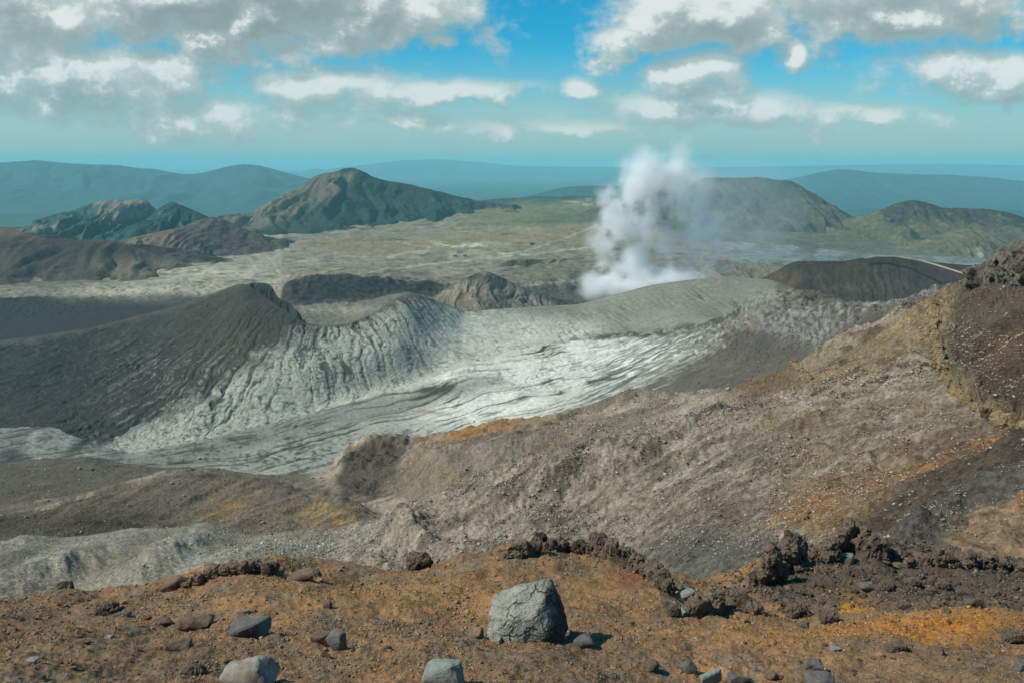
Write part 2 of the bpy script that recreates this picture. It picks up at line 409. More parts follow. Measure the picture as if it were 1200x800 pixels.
def region(pts, soft=6, lo=None, hi=None, warp=True):
    r = rows(lo, hi); m = np.zeros(X.shape, np.float32)
    a, b = (mwx[r], mwy[r]) if warp else (MX[r], MY[r])
    m[r] = ss(poly_sd(a, b, pts), -soft, soft)
    return m
def blob(px, py, rx, ry, lo=None, hi=None, ang=0.0):
    c, s = math.cos(ang), math.sin(ang)
    r = rows(lo, hi); out = np.zeros(X.shape, np.float32)
    dx = mwx[r] - px; dy = mwy[r] - py
    a = (dx * c + dy * s) / rx; b = (-dx * s + dy * c) / ry
    out[r] = np.exp(-(a * a + b * b) * 1.2)
    return out

DZ = np.zeros_like(X)
# foreground
DZ += near * (0.30 * layer(3.0, 1) + 0.13 * layer(1.0, 2, oct=2) + 0.055 * layer(0.35, 3, oct=2) + 0.022 * layer(0.11, 4) + 0.012 * layer(0.05, 44))
ledge_rock = np.clip(blob(1040, 655, 200, 30, 3, 5.2) + blob(860, 690, 60, 30, 3, 5.2), 0, 1)
DZ += ledge_rock * (0.35 * layer(1.6, 6, 'r', oct=3) + 0.15 * layer(0.5, 7, 'r', oct=2))
# middle slopes
fall = math.radians(12)
DZ += midm * (8 * layer(90, 11, oct=2) + 5.0 * layer(34, 12, 'r', oct=2, stretch=2.0, ang=fall) + 2.4 * layer(13, 13, 'r', stretch=2.2, ang=fall, oct=2) + 1.1 * layer(5, 14, 'r', oct=2, stretch=1.5, ang=fall) + 0.45 * layer(1.8, 15, 'r') + 0.2 * layer(.8, 16)) * ss(Y, 40, 130) * (1 - (1 - ss(MX, 380, 500)) * (.72 - .2 * ss(T, 7.4, 8.2)))
DZ += midm * (1 - ss(Y, 60, 150)) * (1.6 * layer(12, 21, 'r', oct=3, stretch=2, ang=fall) + 0.6 * layer(2.5, 22, 'r', oct=3))
crag = np.clip(region([(895, 340), (1010, 350), (1110, 335), (1080, 372), (990, 385), (930, 430), (870, 425), (800, 410), (840, 378)], 10, 11, 15.5)
               + region([(1120, 335), (1150, 295), (1400, 255), (1400, 330), (1200, 355), (1150, 355)], 8, 7, 12.6)
               + .7 * region([(395, 545), (425, 515), (480, 516), (470, 540), (420, 580), (390, 570)], 8, 9, 12.2), 0, 1)
DZ += crag * (9 * layer(38, 31, 'r', oct=2) + 3.6 * layer(15, 32, 'r', oct=2) + 1.5 * layer(6, 33, 'r', oct=2) + .8 * layer(2.5, 34, oct=2)) * ss(Y, 60, 400)**.5
DZ += ss(T, I_SEC-.5, I_SEC+1) * (1 - ss(T, 12, 13)) * blob(440, 540, 60, 40) * (5 * layer(20, 35, 'r', oct=3))
# folds and spurs of the middle slope
FOLDS = [([(430, 548), (500, 548), (560, 540), (620, 522), (690, 500)], 9, 3.5), ([(455, 560), (470, 545), (500, 545), (540, 552)], 4, 2.5),
    ([(540, 572), (600, 560), (660, 540), (720, 512)], 8, 4.0), ([(470, 528), (540, 518), (620, 506), (700, 494)], 5, 3.0),
    ([(600, 590), (700, 552), (800, 520), (900, 486)], 14, 2.6), ([(790, 498), (860, 476), (930, 448)], 7, 2.4), ([(900, 600), (980, 560), (1060, 530), (1150, 505)], 14, 1.6),
    ([(1040, 650), (1100, 605), (1160, 575), (1260, 545)], 12, 1.8), ([(740, 622), (850, 590), (960, 545), (1040, 510)], 18, 1.4)]
r_ = rows(5.2, 12.4)
for pts, wd, hh in FOLDS:
    d_, s_, side_ = line_d(MX[r_] + 8 * fbm(MX[r_] / 40, MY[r_] / 20, 3, 201), MY[r_] + 5 * fbm(MX[r_] / 30, MY[r_] / 16, 3, 202), pts)
    asym = np.where(side_ > 0, 1.0, 1.8)
    DZ[r_] += hh * np.exp(-(d_ / (wd * asym)) ** 2) * np.sin(np.clip(s_, 0, 1) * math.pi * .9 + .15)
for (px_, py_, rx_, ry_, a_, hh) in [(60, 672, 110, 16, -.35, 4), (200, 655, 70, 20, -.5, 4), (290, 662, 70, 16, -.2, 3), (20, 655, 50, 18, -.6, 2), (330, 680, 50, 8, -.2, 3), (470, 640, 60, 12, .1, 4), (430, 670, 40, 8, .2, 2)]:
    DZ += hh * blob(px_, py_, rx_, ry_, 5.3, 7.6, a_)
# rock ledge that steps down across the right slope
LEDGE = [(1098, 352), (1094, 380), (1098, 410), (1105, 440), (1118, 455), (1128, 468), (1150, 486), (1172, 494), (1196, 498), (1230, 512)]
ld_d, ld_s, ld_side = line_d(MX + 7 * fbm(MX / 26, MY / 26, 3, 81), MY + 5 * fbm(MX / 26, MY / 26, 3, 82), LEDGE)
lm = ((T > 6.5) & (T < 12)).astype(np.float32)
step = ss(-ld_side, -3.5, 3.5) * np.exp(-np.maximum(-ld_side, 0) / 26) * np.exp(-1.0 * (((ld_s < 0.001) | (ld_s > 0.999)).astype(np.float32)) * ld_d / 8) * lm
DZ += 1.5 * step * (0.6 + 0.9 * fbm(MX / 14, MY / 14, 3, 83))
LEDGE2 = [(700, 500), (760, 478), (850, 466), (868, 458), (905, 447), (930, 432), (936, 440), (950, 446)]
l2_d, l2_s, l2_side = line_d(MX, MY, LEDGE2)
# brown ridge rills
rib = ((T > 7.9) & (T < 9.2)).astype(np.float32)
DZ += rib * ss(X, 60, -40) * 1.6 * layer(9, 41, 'r', stretch=4.0, ang=math.radians(60), oct=2)
# cone gullies : radial about the crater centre
cx, cy, _ = at(385, 350, 1235)
th = np.arctan2(X - cx, -(Y - cy)); rr = np.hypot(X - cx, Y - cy)
gth = th + 0.075 * fbm(X / 80, Y / 80, 3, 50) + 0.016 * fbm(X / 16, Y / 16, 2, 51)
gl1 = 1 - np.abs(gn(gth * 11, rr / 260, 52)) * 2.4
gl2 = 1 - np.abs(gn(gth * 26 + .5 * fbm(X / 60, Y / 60, 2, 56), rr / 110, 53)) * 2.4
gl3 = 1 - np.abs(gn(gth * 75 + 2 * fbm(X / 25, Y / 25, 2, 54), rr / 60, 54)) * 2.2
slope_on = ss(T, I_FOOT - 0.25, I_FOOT + 0.25) * (1 - ss(T, I_RIM - 0.04, I_RIM)) * (1 - ss(MX, 560, 640)) * ss(rr, 140, 200)
gully = np.clip(0.6 * ss(gl1, 0.5, 1) + 0.6 * ss(gl2, 0.55, 1) * (0.4 + 0.6 * ss(fbm(X / 90, Y / 90, 2, 57), -.3, .3)) + 0.4 * ss(gl3, .5, 1), 0, 1.4)
DZ -= slope_on * gully * 4.6 * (.55 + .6 * ss(fbm(X / 130, Y / 130, 2, 58), -.3, .3)) * (1 - .55 * ss(mwx, 430, 560)) * (1 - .6 * ss(MX, 200, 330) * (1 - ss(T, I_RIM - .7, I_RIM - .15)))
DZ += slope_on * 1.2 * layer(14, 58, oct=2)
# grey dune rim : fine rills down the face
dune = ss(T, I_FOOT, I_FOOT + .3) * (1 - ss(T, I_RIM - .03, I_RIM)) * ss(MX, 560, 640) * (1 - ss(MX, 900, 930))
drill = ss(1 - np.abs(gn(X / 13 + 0.35 * Y / 13 + .35 * fbm(X / 30, Y / 30, 3, 61), Y / 220, 62)) * 3.2, 0.5, 1) * ss(fbm(X / 50, Y / 90, 2, 63), -.15, .2)
DZ -= dune * drill * 1.2 * ss(T, I_RIM - .15, I_RIM - .7)
# flat : braided channels that run towards the lower left
fx0, fy0, _ = at(790, 392, 1180); fx1, fy1, _ = at(150, 535, 790)
fl = math.hypot(fx1 - fx0, fy1 - fy0); ux, uy = (fx1 - fx0) / fl, (fy1 - fy0) / fl
fs = (X - fx0) * ux + (Y - fy0) * uy; fn_ = -(X - fx0) * uy + (Y - fy0) * ux
wv = 26 * fbm(X / 150, Y / 150, 3, 63) + 4 * fbm(X / 20, Y / 20, 3, 64)
b1 = ss(1 - np.abs(gn(fs / 420, (fn_ + wv) / 30, 65)) * 9.0, 0, 1)
b2 = ss(1 - np.abs(gn(fs / 200, (fn_ + wv) / 15, 66)) * 7, 0, 1)
b3 = ss(1 - np.abs(gn(fs / 80, (fn_ + 1.5 * wv) / 7, 67)) * 5, 0, 1)
flat_on = ss(T, I_FLAT - .4, I_FLAT) * (1 - ss(T, I_FOOT + 0.0, I_FOOT + .25))
DZ -= flat_on * (0.9 * b1 + 0.2 * b2)
# cliffs and far ground
cliff = ((T > 17) & (T < 20.2)).astype(np.float32)
DZ += cliff * (7 * layer(60, 91, 'r', oct=2) * ss(T, 19.2, 19.9) + 4 * layer(22, 92, 'r', oct=2))
DZ += far * (10 * layer(260, 93, oct=3) + 4 * layer(70, 94, 'r', oct=2))
scree_r = ss(T, I_EDGE + .6, I_FOOT - .4) * (1 - ss(T, I_FOOT, I_FOOT + .3)) * ss(MX, 740, 800)
DZ += scree_r * (3.5 * layer(60, 95, 'r', oct=3, stretch=2, ang=math.radians(25)) + 0.8 * layer(8, 96, oct=2))
Zf = Z + DZ

# ---- surface colour (ground materials, with some cloud shade painted in at the left)
C = np.zeros(X.shape + (3,), np.float32)
def lay(col, m):
    global C
    m = np.clip(np.asarray(m, np.float32), 0, 1)
    k = np.flatnonzero(m.max(axis=1) > .002)
    if len(k):
        r = slice(k[0], k[-1] + 1); C[r] += (alb(col) - C[r]) * m[r][..., None]
n_s = fbm(MX / 7, MY / 3.5, 3, 101); n_m = fbm(MX / 30, MY / 14, 4, 102); n_l = fbm(MX / 110, MY / 50, 3, 103)
st_a = fbm((MX * .93 - MY * .37) / 60, (MX * .37 + MY * .93) / 5, 4, 104)     # bands that follow the right slope
st_b = fbm((MX * .93 - MY * .37) / 26, (MX * .37 + MY * .93) / 2.4, 3, 105)
C[:] = alb((112, 104, 90))
# foreground
fg = (T < I_LEDGE + 1.2).astype(np.float32)
lay((138, 107, 76), fg)
lay((108, 84, 62), fg * ss(n_m, -.1, .5) * .8)
lay((164, 121, 80), fg * ss(fbm(MX / 60, MY / 16, 3, 110), 0, .5) * .8)
lay((118, 107, 90), fg * ss(fbm(MX / 45, MY / 12, 3, 111), .0, .35) * .75)
for b_ in [(170, 775, 220, 40), (80, 712, 120, 22), (620, 790, 110, 30), (1150, 790, 120, 25), (700, 772, 70, 14)]:
    lay((110, 92, 72), fg * blob(*b_) * .65)
lay((156, 116, 70), fg * (blob(480, 700, 150, 22) + blob(880, 745, 130, 22) + blob(700, 700, 60, 30)) * .6)
lay((178, 118, 50), fg * blob(1090, 744, 120, 15, ang=-.1) * 1.15)
lay((160, 110, 56), fg * blob(960, 752, 110, 14) * .7)
lay((216, 146, 22), fg * region([(982, 690), (1000, 691), (1010, 699), (1026, 702), (1024, 716), (1003, 717), (986, 712)], 4) * ss(n_s, -.7, -.1))
lay((82, 74, 64), fg * region([(880, 690), (905, 660), (980, 632), (1200, 650), (1500, 650), (1500, 722), (1200, 715), (1060, 718), (960, 700)], 12) * .85)
lay((132, 86, 62), fg * blob(745, 672, 30, 20) * .8)
lay((120, 84, 64), fg * blob(960, 660, 34, 14) * .8)
# lower grey mounds and scree
mid = ((T > I_LEDGE + 1.2) & (T < I_EDGE + 0.6)).astype(np.float32)
lay((150, 136, 116), mid)
lay((100, 89, 75), mid * ss(st_a, -.05, .35) * .8)
lay((172, 158, 138), mid * ss(-st_a, .05, .4) * .7)
lay((76, 68, 58), mid * ss(st_b + .5 * n_l, .1, .5) * .65)
lay((146, 138, 119), region([(-300, 620), (60, 620), (150, 615), (330, 620), (440, 640), (300, 690), (100, 700), (-300, 720)], 12, 5.3, 7.6) * .95)
lay((172, 165, 147), (blob(60, 668, 70, 14, 5.3, 7.6, -.4) + blob(215, 655, 60, 22, 5.3, 7.6, .2)) * .8)
lay((86, 82, 74), (blob(178, 648, 40, 13, 5.3, 7.6, -.6) + blob(10, 665, 26, 30, 5.3, 7.6, -.5) + .6 * blob(95, 655, 30, 10, 5.3, 7.6)) * .7)
lay((160, 156, 144), (blob(370, 650, 90, 18, 5.3, 8) + blob(20, 640, 50, 10, 5.3, 8)) * ss(n_s, -.2, .3) * .8)
# brown ridge, darker to the left
lay((110, 99, 84), region([(-300, 612), (0, 603), (150, 569), (250, 556), (340, 566), (340, 620), (100, 632), (-300, 640)], 5, 7.6, 9.5, False))
lay((78, 71, 62), region([(-300, 640), (-300, 610), (60, 596), (140, 585), (190, 600), (140, 635)], 14, 7.6, 9.5) * .8)
lay((112, 102, 88), region([(190, 560), (300, 560), (420, 585), (440, 600), (420, 622), (220, 625), (200, 600)], 10, 7.6, 9.5))
ymot = ss(fbm(MX / 12 + MY / 9, MY / 7, 4, 170), -.35, .25)
lay((152, 122, 80), ymot * (blob(265, 590, 42, 18, 7.6, 9.5, -.5) * .8 + blob(395, 598, 40, 18, 7.6, 9.5) * 1.1 + blob(330, 600, 60, 20, 7.6, 9.5) * .4))
lay((176, 148, 92), ymot * blob(372, 590, 20, 12, 7.6, 9.5) * .8)
lay((60, 56, 50), (blob(90, 615, 30, 7, 7.6, 9.5) + blob(160, 618, 36, 4, 7.6, 9.5)) * .9)
lay((98, 90, 78), region([(-300, 610), (-300, 540), (100, 530), (190, 548), (230, 556), (130, 570), (0, 602)], 8, 9.2, 11.8, False))
lay((98, 90, 80), region([(150, 560), (220, 548), (360, 556), (400, 580), (300, 562), (220, 556)], 6, 9.2, 11.8) * .8)
lay((118, 108, 94), region([(180, 558), (270, 552), (360, 560), (330, 566), (220, 562)], 4, 8.8, 11.8) * .8)
# the mound in the middle
lay((84, 76, 66), region([(392, 560), (415, 530), (455, 512), (480, 520), (470, 545), (440, 580), (400, 585)], 6, 8.6, 12, True) * .95)
lay((150, 130, 94), (blob(520, 556, 26, 6, 8, 12) + blob(490, 548, 18, 4, 8, 12)) * .7)
for b_ in [(500, 519, 14, 4), (545, 516, 34, 8), (590, 508, 34, 8), (655, 526, 20, 5), (672, 548, 18, 9)]:
    lay((168, 118, 64), blob(*b_, 8.5, 12.5, -.25) * .95)
lay((150, 124, 82), blob(615, 502, 60, 7, 8.5, 12.5, -.1) * .7)
lay((116, 104, 86), region([(500, 528), (620, 508), (700, 496), (760, 470), (790, 480), (700, 545), (600, 575), (480, 590), (440, 560)], 14, 8, 12) * .55)
# right slope : tan and ochre above, dark lava to the far right
lay((138, 118, 88), region([(900, 470), (940, 430), (1000, 390), (1080, 365), (1130, 330), (1120, 370), (1095, 420), (1040, 440), (960, 470)], 16, 8, 12.5) * .9)
lay((154, 132, 98), region([(1010, 395), (1110, 345), (1140, 335), (1130, 370), (1060, 405)], 14, 8, 12.5) * .7)
lay((120, 100, 74), region([(850, 470), (870, 452), (925, 432), (950, 445), (930, 462)], 5, 8, 12.5))
lay((134, 114, 86), region([(880, 520), (1000, 470), (1100, 450), (1200, 500), (1500, 480), (1500, 700), (1050, 690), (960, 640), (900, 590)], 26, 4.9, 12) * ss(st_a + .3 * n_m, -.35, .2) * .8)
lay((88, 74, 56), ((T > 8) & (T < 12.5)) * ss(st_a + .6 * st_b, .05, .4) * ss(MX, 880, 960) * .7)
lay((82, 68, 54), region([(1112, 366), (1150, 336), (1300, 300), (1500, 300), (1500, 520), (1200, 505), (1150, 480), (1110, 440)], 16, 7, 12))
lay((112, 84, 58), (blob(1170, 430, 30, 10, 7, 12, -.4) + blob(1180, 400, 30, 8, 7, 12, -.4)) * .8)
lay((96, 84, 72), region([(1110, 345), (1150, 295), (1500, 240), (1500, 300), (1200, 350), (1130, 400), (1120, 370)], 12, 7, 13) * .9)
lay((124, 118, 108), region([(1150, 300), (1175, 290), (1500, 240), (1500, 290), (1200, 325), (1160, 325)], 8, 7, 13) * ss(n_s, -.2, .3) * .8)
lay((72, 62, 54), region([(1000, 610), (1080, 540), (1200, 480), (1500, 420), (1500, 560), (1200, 580), (1100, 610), (1060, 650)], 16, 4.9, 12) * .85)
lay((98, 94, 88), region([(1040, 640), (1110, 590), (1180, 560), (1500, 520), (1500, 560), (1150, 600), (1090, 650)], 8, 4.9, 12) * .7)
lay((150, 122, 92), region([(1090, 655), (1130, 610), (1200, 588), (1500, 570), (1500, 670), (1200, 655)], 10, 4.9, 9) * .8)
for b_ in [(955, 604, 44, 11), (920, 614, 22, 5), (1165, 520, 12, 6), (1148, 522, 10, 10), (1180, 503, 8, 5), (1060, 560, 50, 6), (1195, 592, 20, 4)]:
    lay((176, 126, 76), blob(*b_, 4.9, 12, -.35) * ss(n_s + .5 * st_b, -.45, .1) * 1.1)
lay((130, 94, 60), region([(900, 600), (1000, 570), (1060, 545), (1150, 515), (1160, 530), (1040, 580), (980, 620), (920, 622)], 12, 4.9, 12) * .55)
lay((98, 80, 66), blob(860, 612, 70, 12, 4.9, 8, -.1) * .7)
lay((94, 84, 72), blob(880, 560, 70, 16, 4.9, 9, -.35) * .5)
lay((90, 88, 80), region([(740, 640), (840, 625), (920, 640), (880, 690), (800, 690)], 10, 4.9, 8) * .8)
lay((100, 84, 62), np.exp(-(ld_d / 7) ** 2) * lm * .7)
lay((158, 134, 92), np.exp(-((ld_side - 1) / 2.2) ** 2) * (ld_d < 12) * lm * ss(n_s + n_m, -.1, .3) * .6)
# grey crag and dark scree behind it
rm = ((T > I_EDGE + .3) & (T < I_FOOT + .5)).astype(np.float32)
lay((94, 86, 76), rm * ss(MX, 640, 700))
lay((72, 66, 60), rm * ss(MX, 740, 820) * ss(st_a, -.1, .4) * .6)
lay((112, 104, 92), rm * ss(MX, 740, 820) * ss(-st_b, .1, .5) * .4)
lay((100, 84, 72), (blob(860, 378, 40, 14, 11, 15) + blob(905, 350, 26, 8, 11, 15)) * .8)
lay((138, 134, 128), region([(880, 372), (930, 355), (990, 362), (1060, 345), (1110, 336), (1090, 352), (1000, 375), (960, 405), (900, 400)], 8, 11, 15) * ss(n_s + .3 * n_m, -.3, .25))
lay((84, 78, 74), blob(900, 405, 50, 20, 11, 15, -.3) * .6)
lay((140, 104, 90), (blob(1020, 352, 34, 6, 11, 15) + .5 * blob(870, 382, 24, 5, 11, 15)) * .7)
lay((196, 120, 60), blob(1020, 348, 16, 3, 11, 15) * .9)
# pale flat
vein_ = ss(1 - np.abs(gn(MX / 15 + 1.4 * n_m, MY / 10 + 1.4 * fbm(MX / 20, MY / 16, 2, 131), 133)) * 5, 0, 1) * ss(n_m + .4 * n_s, -.3, .1)
bnd = (mwx - 690 - (487 - mwy) * 1.5) * .55 + 26 * st_a + 16 * st_b
fm = ((T > I_FLAT - .5) & (T < I_FOOT + .6)).astype(np.float32) * (1 - ss(bnd, -16, 22))
lay((168, 166, 152), fm)
lay((224, 220, 206), fm * (blob(600, 425, 180, 38) + blob(690, 412, 110, 26) + blob(560, 478, 100, 26)) * 1.2)
lay((150, 149, 136), fm * (1 - ss(MX, 380, 540)) * .9)
lay((92, 90, 80), fm * np.clip(vein_, 0, 1) * ss(mwx, 400, 480) * (1 - ss(MX, 640, 740)) * (1 - ss(MY, 430, 480)) * .8)
lay((112, 116, 108), fm * (1 - ss(MX, 130, 330)) * .7 * ss(n_m, -.5, .4))
lay((128, 124, 112), fm * region([(130, 540), (300, 500), (430, 470), (560, 440), (600, 448), (470, 485), (380, 500), (250, 540), (150, 560)], 9) * .75)
dk = fm * np.clip(b1 * .9 * ss(n_m, -.5, .1) + b2 * .75 * ss(n_m + n_l, -.25, .25) + b3 * .6 * ss(n_m - .5 * n_l, -.1, .4), 0, 1)
lay((74, 70, 62), dk)
lay((80, 76, 68), fm * ss(n_s + n_m * .5, .02, .4) * (blob(400, 535, 190, 34) + .8 * blob(200, 530, 120, 24)) * .9)
lay((206, 200, 182), fm * blob(570, 415, 70, 16) * 1.2 * ss(n_m, -.6, .0) * (1 - dk))
lay((86, 80, 76), fm * ss(st_b + .4 * ss(MX, 620, 780), .1, .5) * ss(mwx - (487 - mwy) * 1.5, 540, 690) * .9)
lay((126, 92, 84), fm * blob(505, 482, 30, 3) * .6)
lay((86, 80, 72), fm * region([(20, 500), (70, 498), (120, 512), (95, 545), (0, 560), (-300, 560), (-300, 500)], 8) * ss(n_s, -.1, .4) * .7)
lay((62, 58, 54), fm * (blob(12, 535, 22, 14) + blob(95, 522, 34, 7, ang=-.5)) * .9)
# cone slope : dark ash to the left, pale sinter to the right and below
cm = ((T > I_FOOT - .02) & (T < I_RIM + .02)).astype(np.float32) * (1 - ss(MX, 900, 930))
psd = poly_sd(mwx + 14 * n_m, mwy + 6 * n_m, [(105, 525), (190, 490), (260, 448), (310, 420), (345, 396), (380, 386), (430, 374), (470, 352), (520, 350), (620, 365), (680, 400), (600, 450), (300, 520), (130, 548)])
pale = ss(psd + 10 * (.45 - gully) + 10 * n_s, -14, 20)
edge_p = 1.0
lay((58, 54, 48), cm)
lay((76, 67, 57), cm * ss(mwx, 150, 260) * .75)
lay((40, 41, 38), cm * (1 - ss(MX, 60, 210)) * (1 - ss(MY, 440, 500)) * .85)  # dark ash, deepened in colour for the cloud shadow over the left
strk = ss(1 - np.abs(gn(gth * 30, rr / 300, 59)) * 3.2, .35, .9) * ss(n_s + .5 * n_m, -.25, .2)
pale0 = ss(poly_sd(mwx, mwy, [(105, 525), (190, 490), (260, 448), (310, 420), (345, 396), (520, 350), (680, 400), (130, 548)]), -10, 20)
lay((150, 148, 134), cm * strk * ss(mwx, 40, 240) * ss(MY, 378, 430) * (1 - pale0) * .85)
lay((168, 168, 152), cm * pale * edge_p)
lay((184, 184, 166), cm * pale * edge_p * blob(560, 400, 60, 40) * 1.0)
lay((182, 181, 164), cm * pale * ss(n_m, 0, .5) * .5)
lay((58, 60, 54), cm * ss(gully + .35 * n_s, .42, .8) * (1 - .6 * ss(mwx, 480, 640)) * (1 - ss(mwx, 600, 680)) * .85)
vein = ss(1 - np.abs(gn(MX / 13 + 1.3 * n_m, MY / 11 + 1.3 * fbm(MX / 20, MY / 16, 2, 131), 132)) * 6, 0, 1) * ss(n_m + .4 * n_s, -.2, .2)
lay((74, 76, 68), cm * np.clip(vein * .95 + ss(n_s + .6 * fbm(MX / 14, MY / 9, 3, 130), .25, .5) * .8, 0, 1) * (1 - ss(mwx, 580, 680)) * .85)
lay((84, 80, 70), cm * ss(T + .12 * n_m, I_RIM - .2, I_RIM - .02) * (1 - ss(mwx, 490, 560)) * .6)
du = cm * ss(mwx, 560, 650)
lay((136, 132, 116), du)
lay((206, 200, 182), cm * (blob(570, 400, 60, 30) + blob(640, 388, 60, 14)) * 1.3 * ss(n_m, -.6, .0))
lay((120, 118, 106), du * ss(n_l, -.1, .4) * .5)
lay((72, 70, 60), du * drill * (.35 + .65 * ss(MX, 740, 860)) * ss(T, I_RIM - .05, I_RIM - .5) * .9)
foot_d, _, _ = line_d(mwx, mwy, [(560, 425), (620, 403), (680, 396), (740, 392), (780, 390), (830, 380), (880, 360)])
lay((70, 66, 58), np.exp(-(foot_d / 5.0) ** 2) * (T > 13) * (T < 15.3) * ss(n_s + n_m * .6, -.3, .1) * ss(MX, 610, 660) * .95)
ft_d, _, _ = line_d(mwx, mwy, [(380, 480), (480, 452), (540, 430), (600, 408), (680, 398)])
lay((196, 192, 174), cm * np.exp(-(ft_d / 16) ** 2) * .9)
lay((74, 72, 64), cm * vein_ * np.exp(-(ft_d / 26) ** 2) * .7)
# crater floor, cliffs, plateau
cf = ((T > I_RIM + .02) & (T < 19)).astype(np.float32)
lay((112, 106, 94), cf)
lay((150, 142, 124), cf * blob(400, 362, 60, 7) * .9)
lay((86, 84, 80), cf * ss(n_s, 0, .4) * .5)
lay((58, 60, 58), ((T > 18.9) & (T < 20.1)).astype(np.float32) * ss(MX, 318, 345) * (1 - ss(MX, 470, 560)) * (.6 + .4 * ss(n_s, -.3, .3)))
lay((98, 92, 82), ((T > 18.9) & (T < 20.1)).astype(np.float32) * ss(MX, 520, 600))
lay((84, 78, 72), ((T > 16) & (T < 17.2)).astype(np.float32) * (1 - ss(MX, 600, 660)))
pf = (T > 20).astype(np.float32)
lay((136, 126, 106), pf)
lay((120, 110, 92), pf * ss(n_m, -.1, .4) * .8)
leftp = ((T > I_RIM) & (MX < 330)).astype(np.float32)
lay((46, 46, 42), leftp * (T < 18.6))  # dark ash plain, some cloud shade included in its tone
lay((150, 142, 122), leftp * ss(T, 17.9, 18.9) * ss(n_m + ss(mwx, 60, 200), .0, .6))
lay((176, 166, 144), leftp * (blob(150, 340, 100, 10) + blob(250, 322, 90, 10)) * .9)
lay((94, 84, 72), leftp * blob(60, 330, 70, 10) * .8)
lay((162, 154, 134), pf * (blob(330, 305, 120, 8) + blob(560, 298, 60, 4)) * .6)
lay((86, 82, 72), pf * ss(fbm(MX / 30, MY / 3, 3, 140), .1, .4) * .65)
lay((74, 70, 60), pf * ss(fbm(MX / 14, MY / 2.6, 4, 141), .06, .35) * .5)
lay((170, 160, 138), pf * ss(fbm(MX / 18, MY / 2.2, 4, 142), .14, .4) * .4)
lay((52, 66, 54), (T > 23.6).astype(np.float32))
lay((140, 122, 88), pf * region([(350, 292), (420, 275), (520, 272), (640, 262), (720, 262), (700, 285), (560, 292), (420, 300)], 5) * .6)
lay((112, 112, 76), pf * region([(540, 262), (560, 240), (700, 232), (760, 236), (720, 256), (620, 262)], 5) * .8)
lay((82, 92, 70), pf * region([(600, 262), (640, 250), (740, 246), (900, 250), (1500, 260), (1500, 330), (1000, 310), (880, 290), (720, 262)], 6) * .75)
lay((104, 110, 96), pf * region([(850, 285), (1000, 290), (1500, 290), (1500, 360), (930, 330), (860, 320)], 6) * .6)
lay((128, 138, 138), ((T > 17) & (T < 22)).astype(np.float32) * ss(mwx, 780, 860) * ss(n_m, -.4, .2) * .8)
for pts in ([(455, 301), (478, 296), (500, 295), (505, 290), (480, 287), (465, 283)], [(590, 298), (640, 288), (690, 268), (705, 262)],
            [(420, 322), (480, 312), (560, 303), (700, 290)], [(500, 284), (540, 288), (570, 284), (600, 286)], [(660, 236), (690, 240), (706, 236)]):
    rd, _, _ = line_d(MX + 1.5 * fbm(MX / 9, MY / 9, 2, 150), MY, pts)
    lay((188, 180, 158), pf * np.exp(-(rd / .9) ** 2) * .6 * ss(n_s, -.5, .1))
lay((190, 184, 164), pf * blob(545, 287, 34, 3) * ss(n_s, -.3, .2))
mul = 1 + .30 * fbm(MX / 5, MY / 2.6, 3, 160) + .16 * fbm(MX / 2.2, MY / 1.6, 2, 161)
C *= mul[..., None].astype(np.float32)
C = np.clip(C, .012, .8)

cut = int(np.searchsorted(T[:, 0], I_LEDGE + 1.0))
cut2 = int(np.searchsorted(T[:, 0], I_EDGE + 1.0))
cut3 = int(np.searchsorted(T[:, 0], I_RIM + 4.0))
def part(name, a, b, mat):
    s = slice(a, b)
    o = grid_mesh(name, X[s], Y[s], Zf[s], C[s]); o.data.materials.append(mat)
    return tag(o, kind='structure')
part('foreground_ground', 0, cut + 1, ground_material('ochre_gravel', (3.5, 22, 60), bump=.55, speck=.55, spread=.45, bumpdist=.05, finew=3.2, fineh=.6))
part('near_slope', cut, cut2 + 1, ground_material('scree_soil', (.12, 2.2, 2.0), bump=.9, speck=.55, spread=.50, stretch=(.7, 1, 1), rot=math.radians(-12), bumpdist=.9, finew=3.4, fineh=.7))
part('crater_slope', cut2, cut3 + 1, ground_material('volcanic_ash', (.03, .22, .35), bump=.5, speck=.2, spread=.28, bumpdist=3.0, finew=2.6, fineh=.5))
part('plateau', cut3, X.shape[0], ground_material('plateau_soil', (.008, .06, .06), bump=.6, speck=.3, spread=.4, bumpdist=10, finew=2.6))

def ground_z(px, py, tlo, thi):
    """terrain point that shows at image pixel (px, py) between two terrain lines"""
    r0 = int(np.searchsorted(T[:, 0], tlo)); r1 = int(np.searchsorted(T[:, 0], thi))
    a, b = proj(X[r0:r1], Y[r0:r1], Zf[r0:r1])
    c = int(np.argmin(np.abs(PX - px)))
    c0 = max(0, c - 14); c1 = c + 15
    k = np.argmin((a[:, c0:c1] - px) ** 2 + (b[:, c0:c1] - py) ** 2)
    i, j = np.unravel_index(k, (r1 - r0, c1 - c0))
    return float(X[r0 + i, c0 + j]), float(Y[r0 + i, c0 + j]), float(Zf[r0 + i, c0 + j])

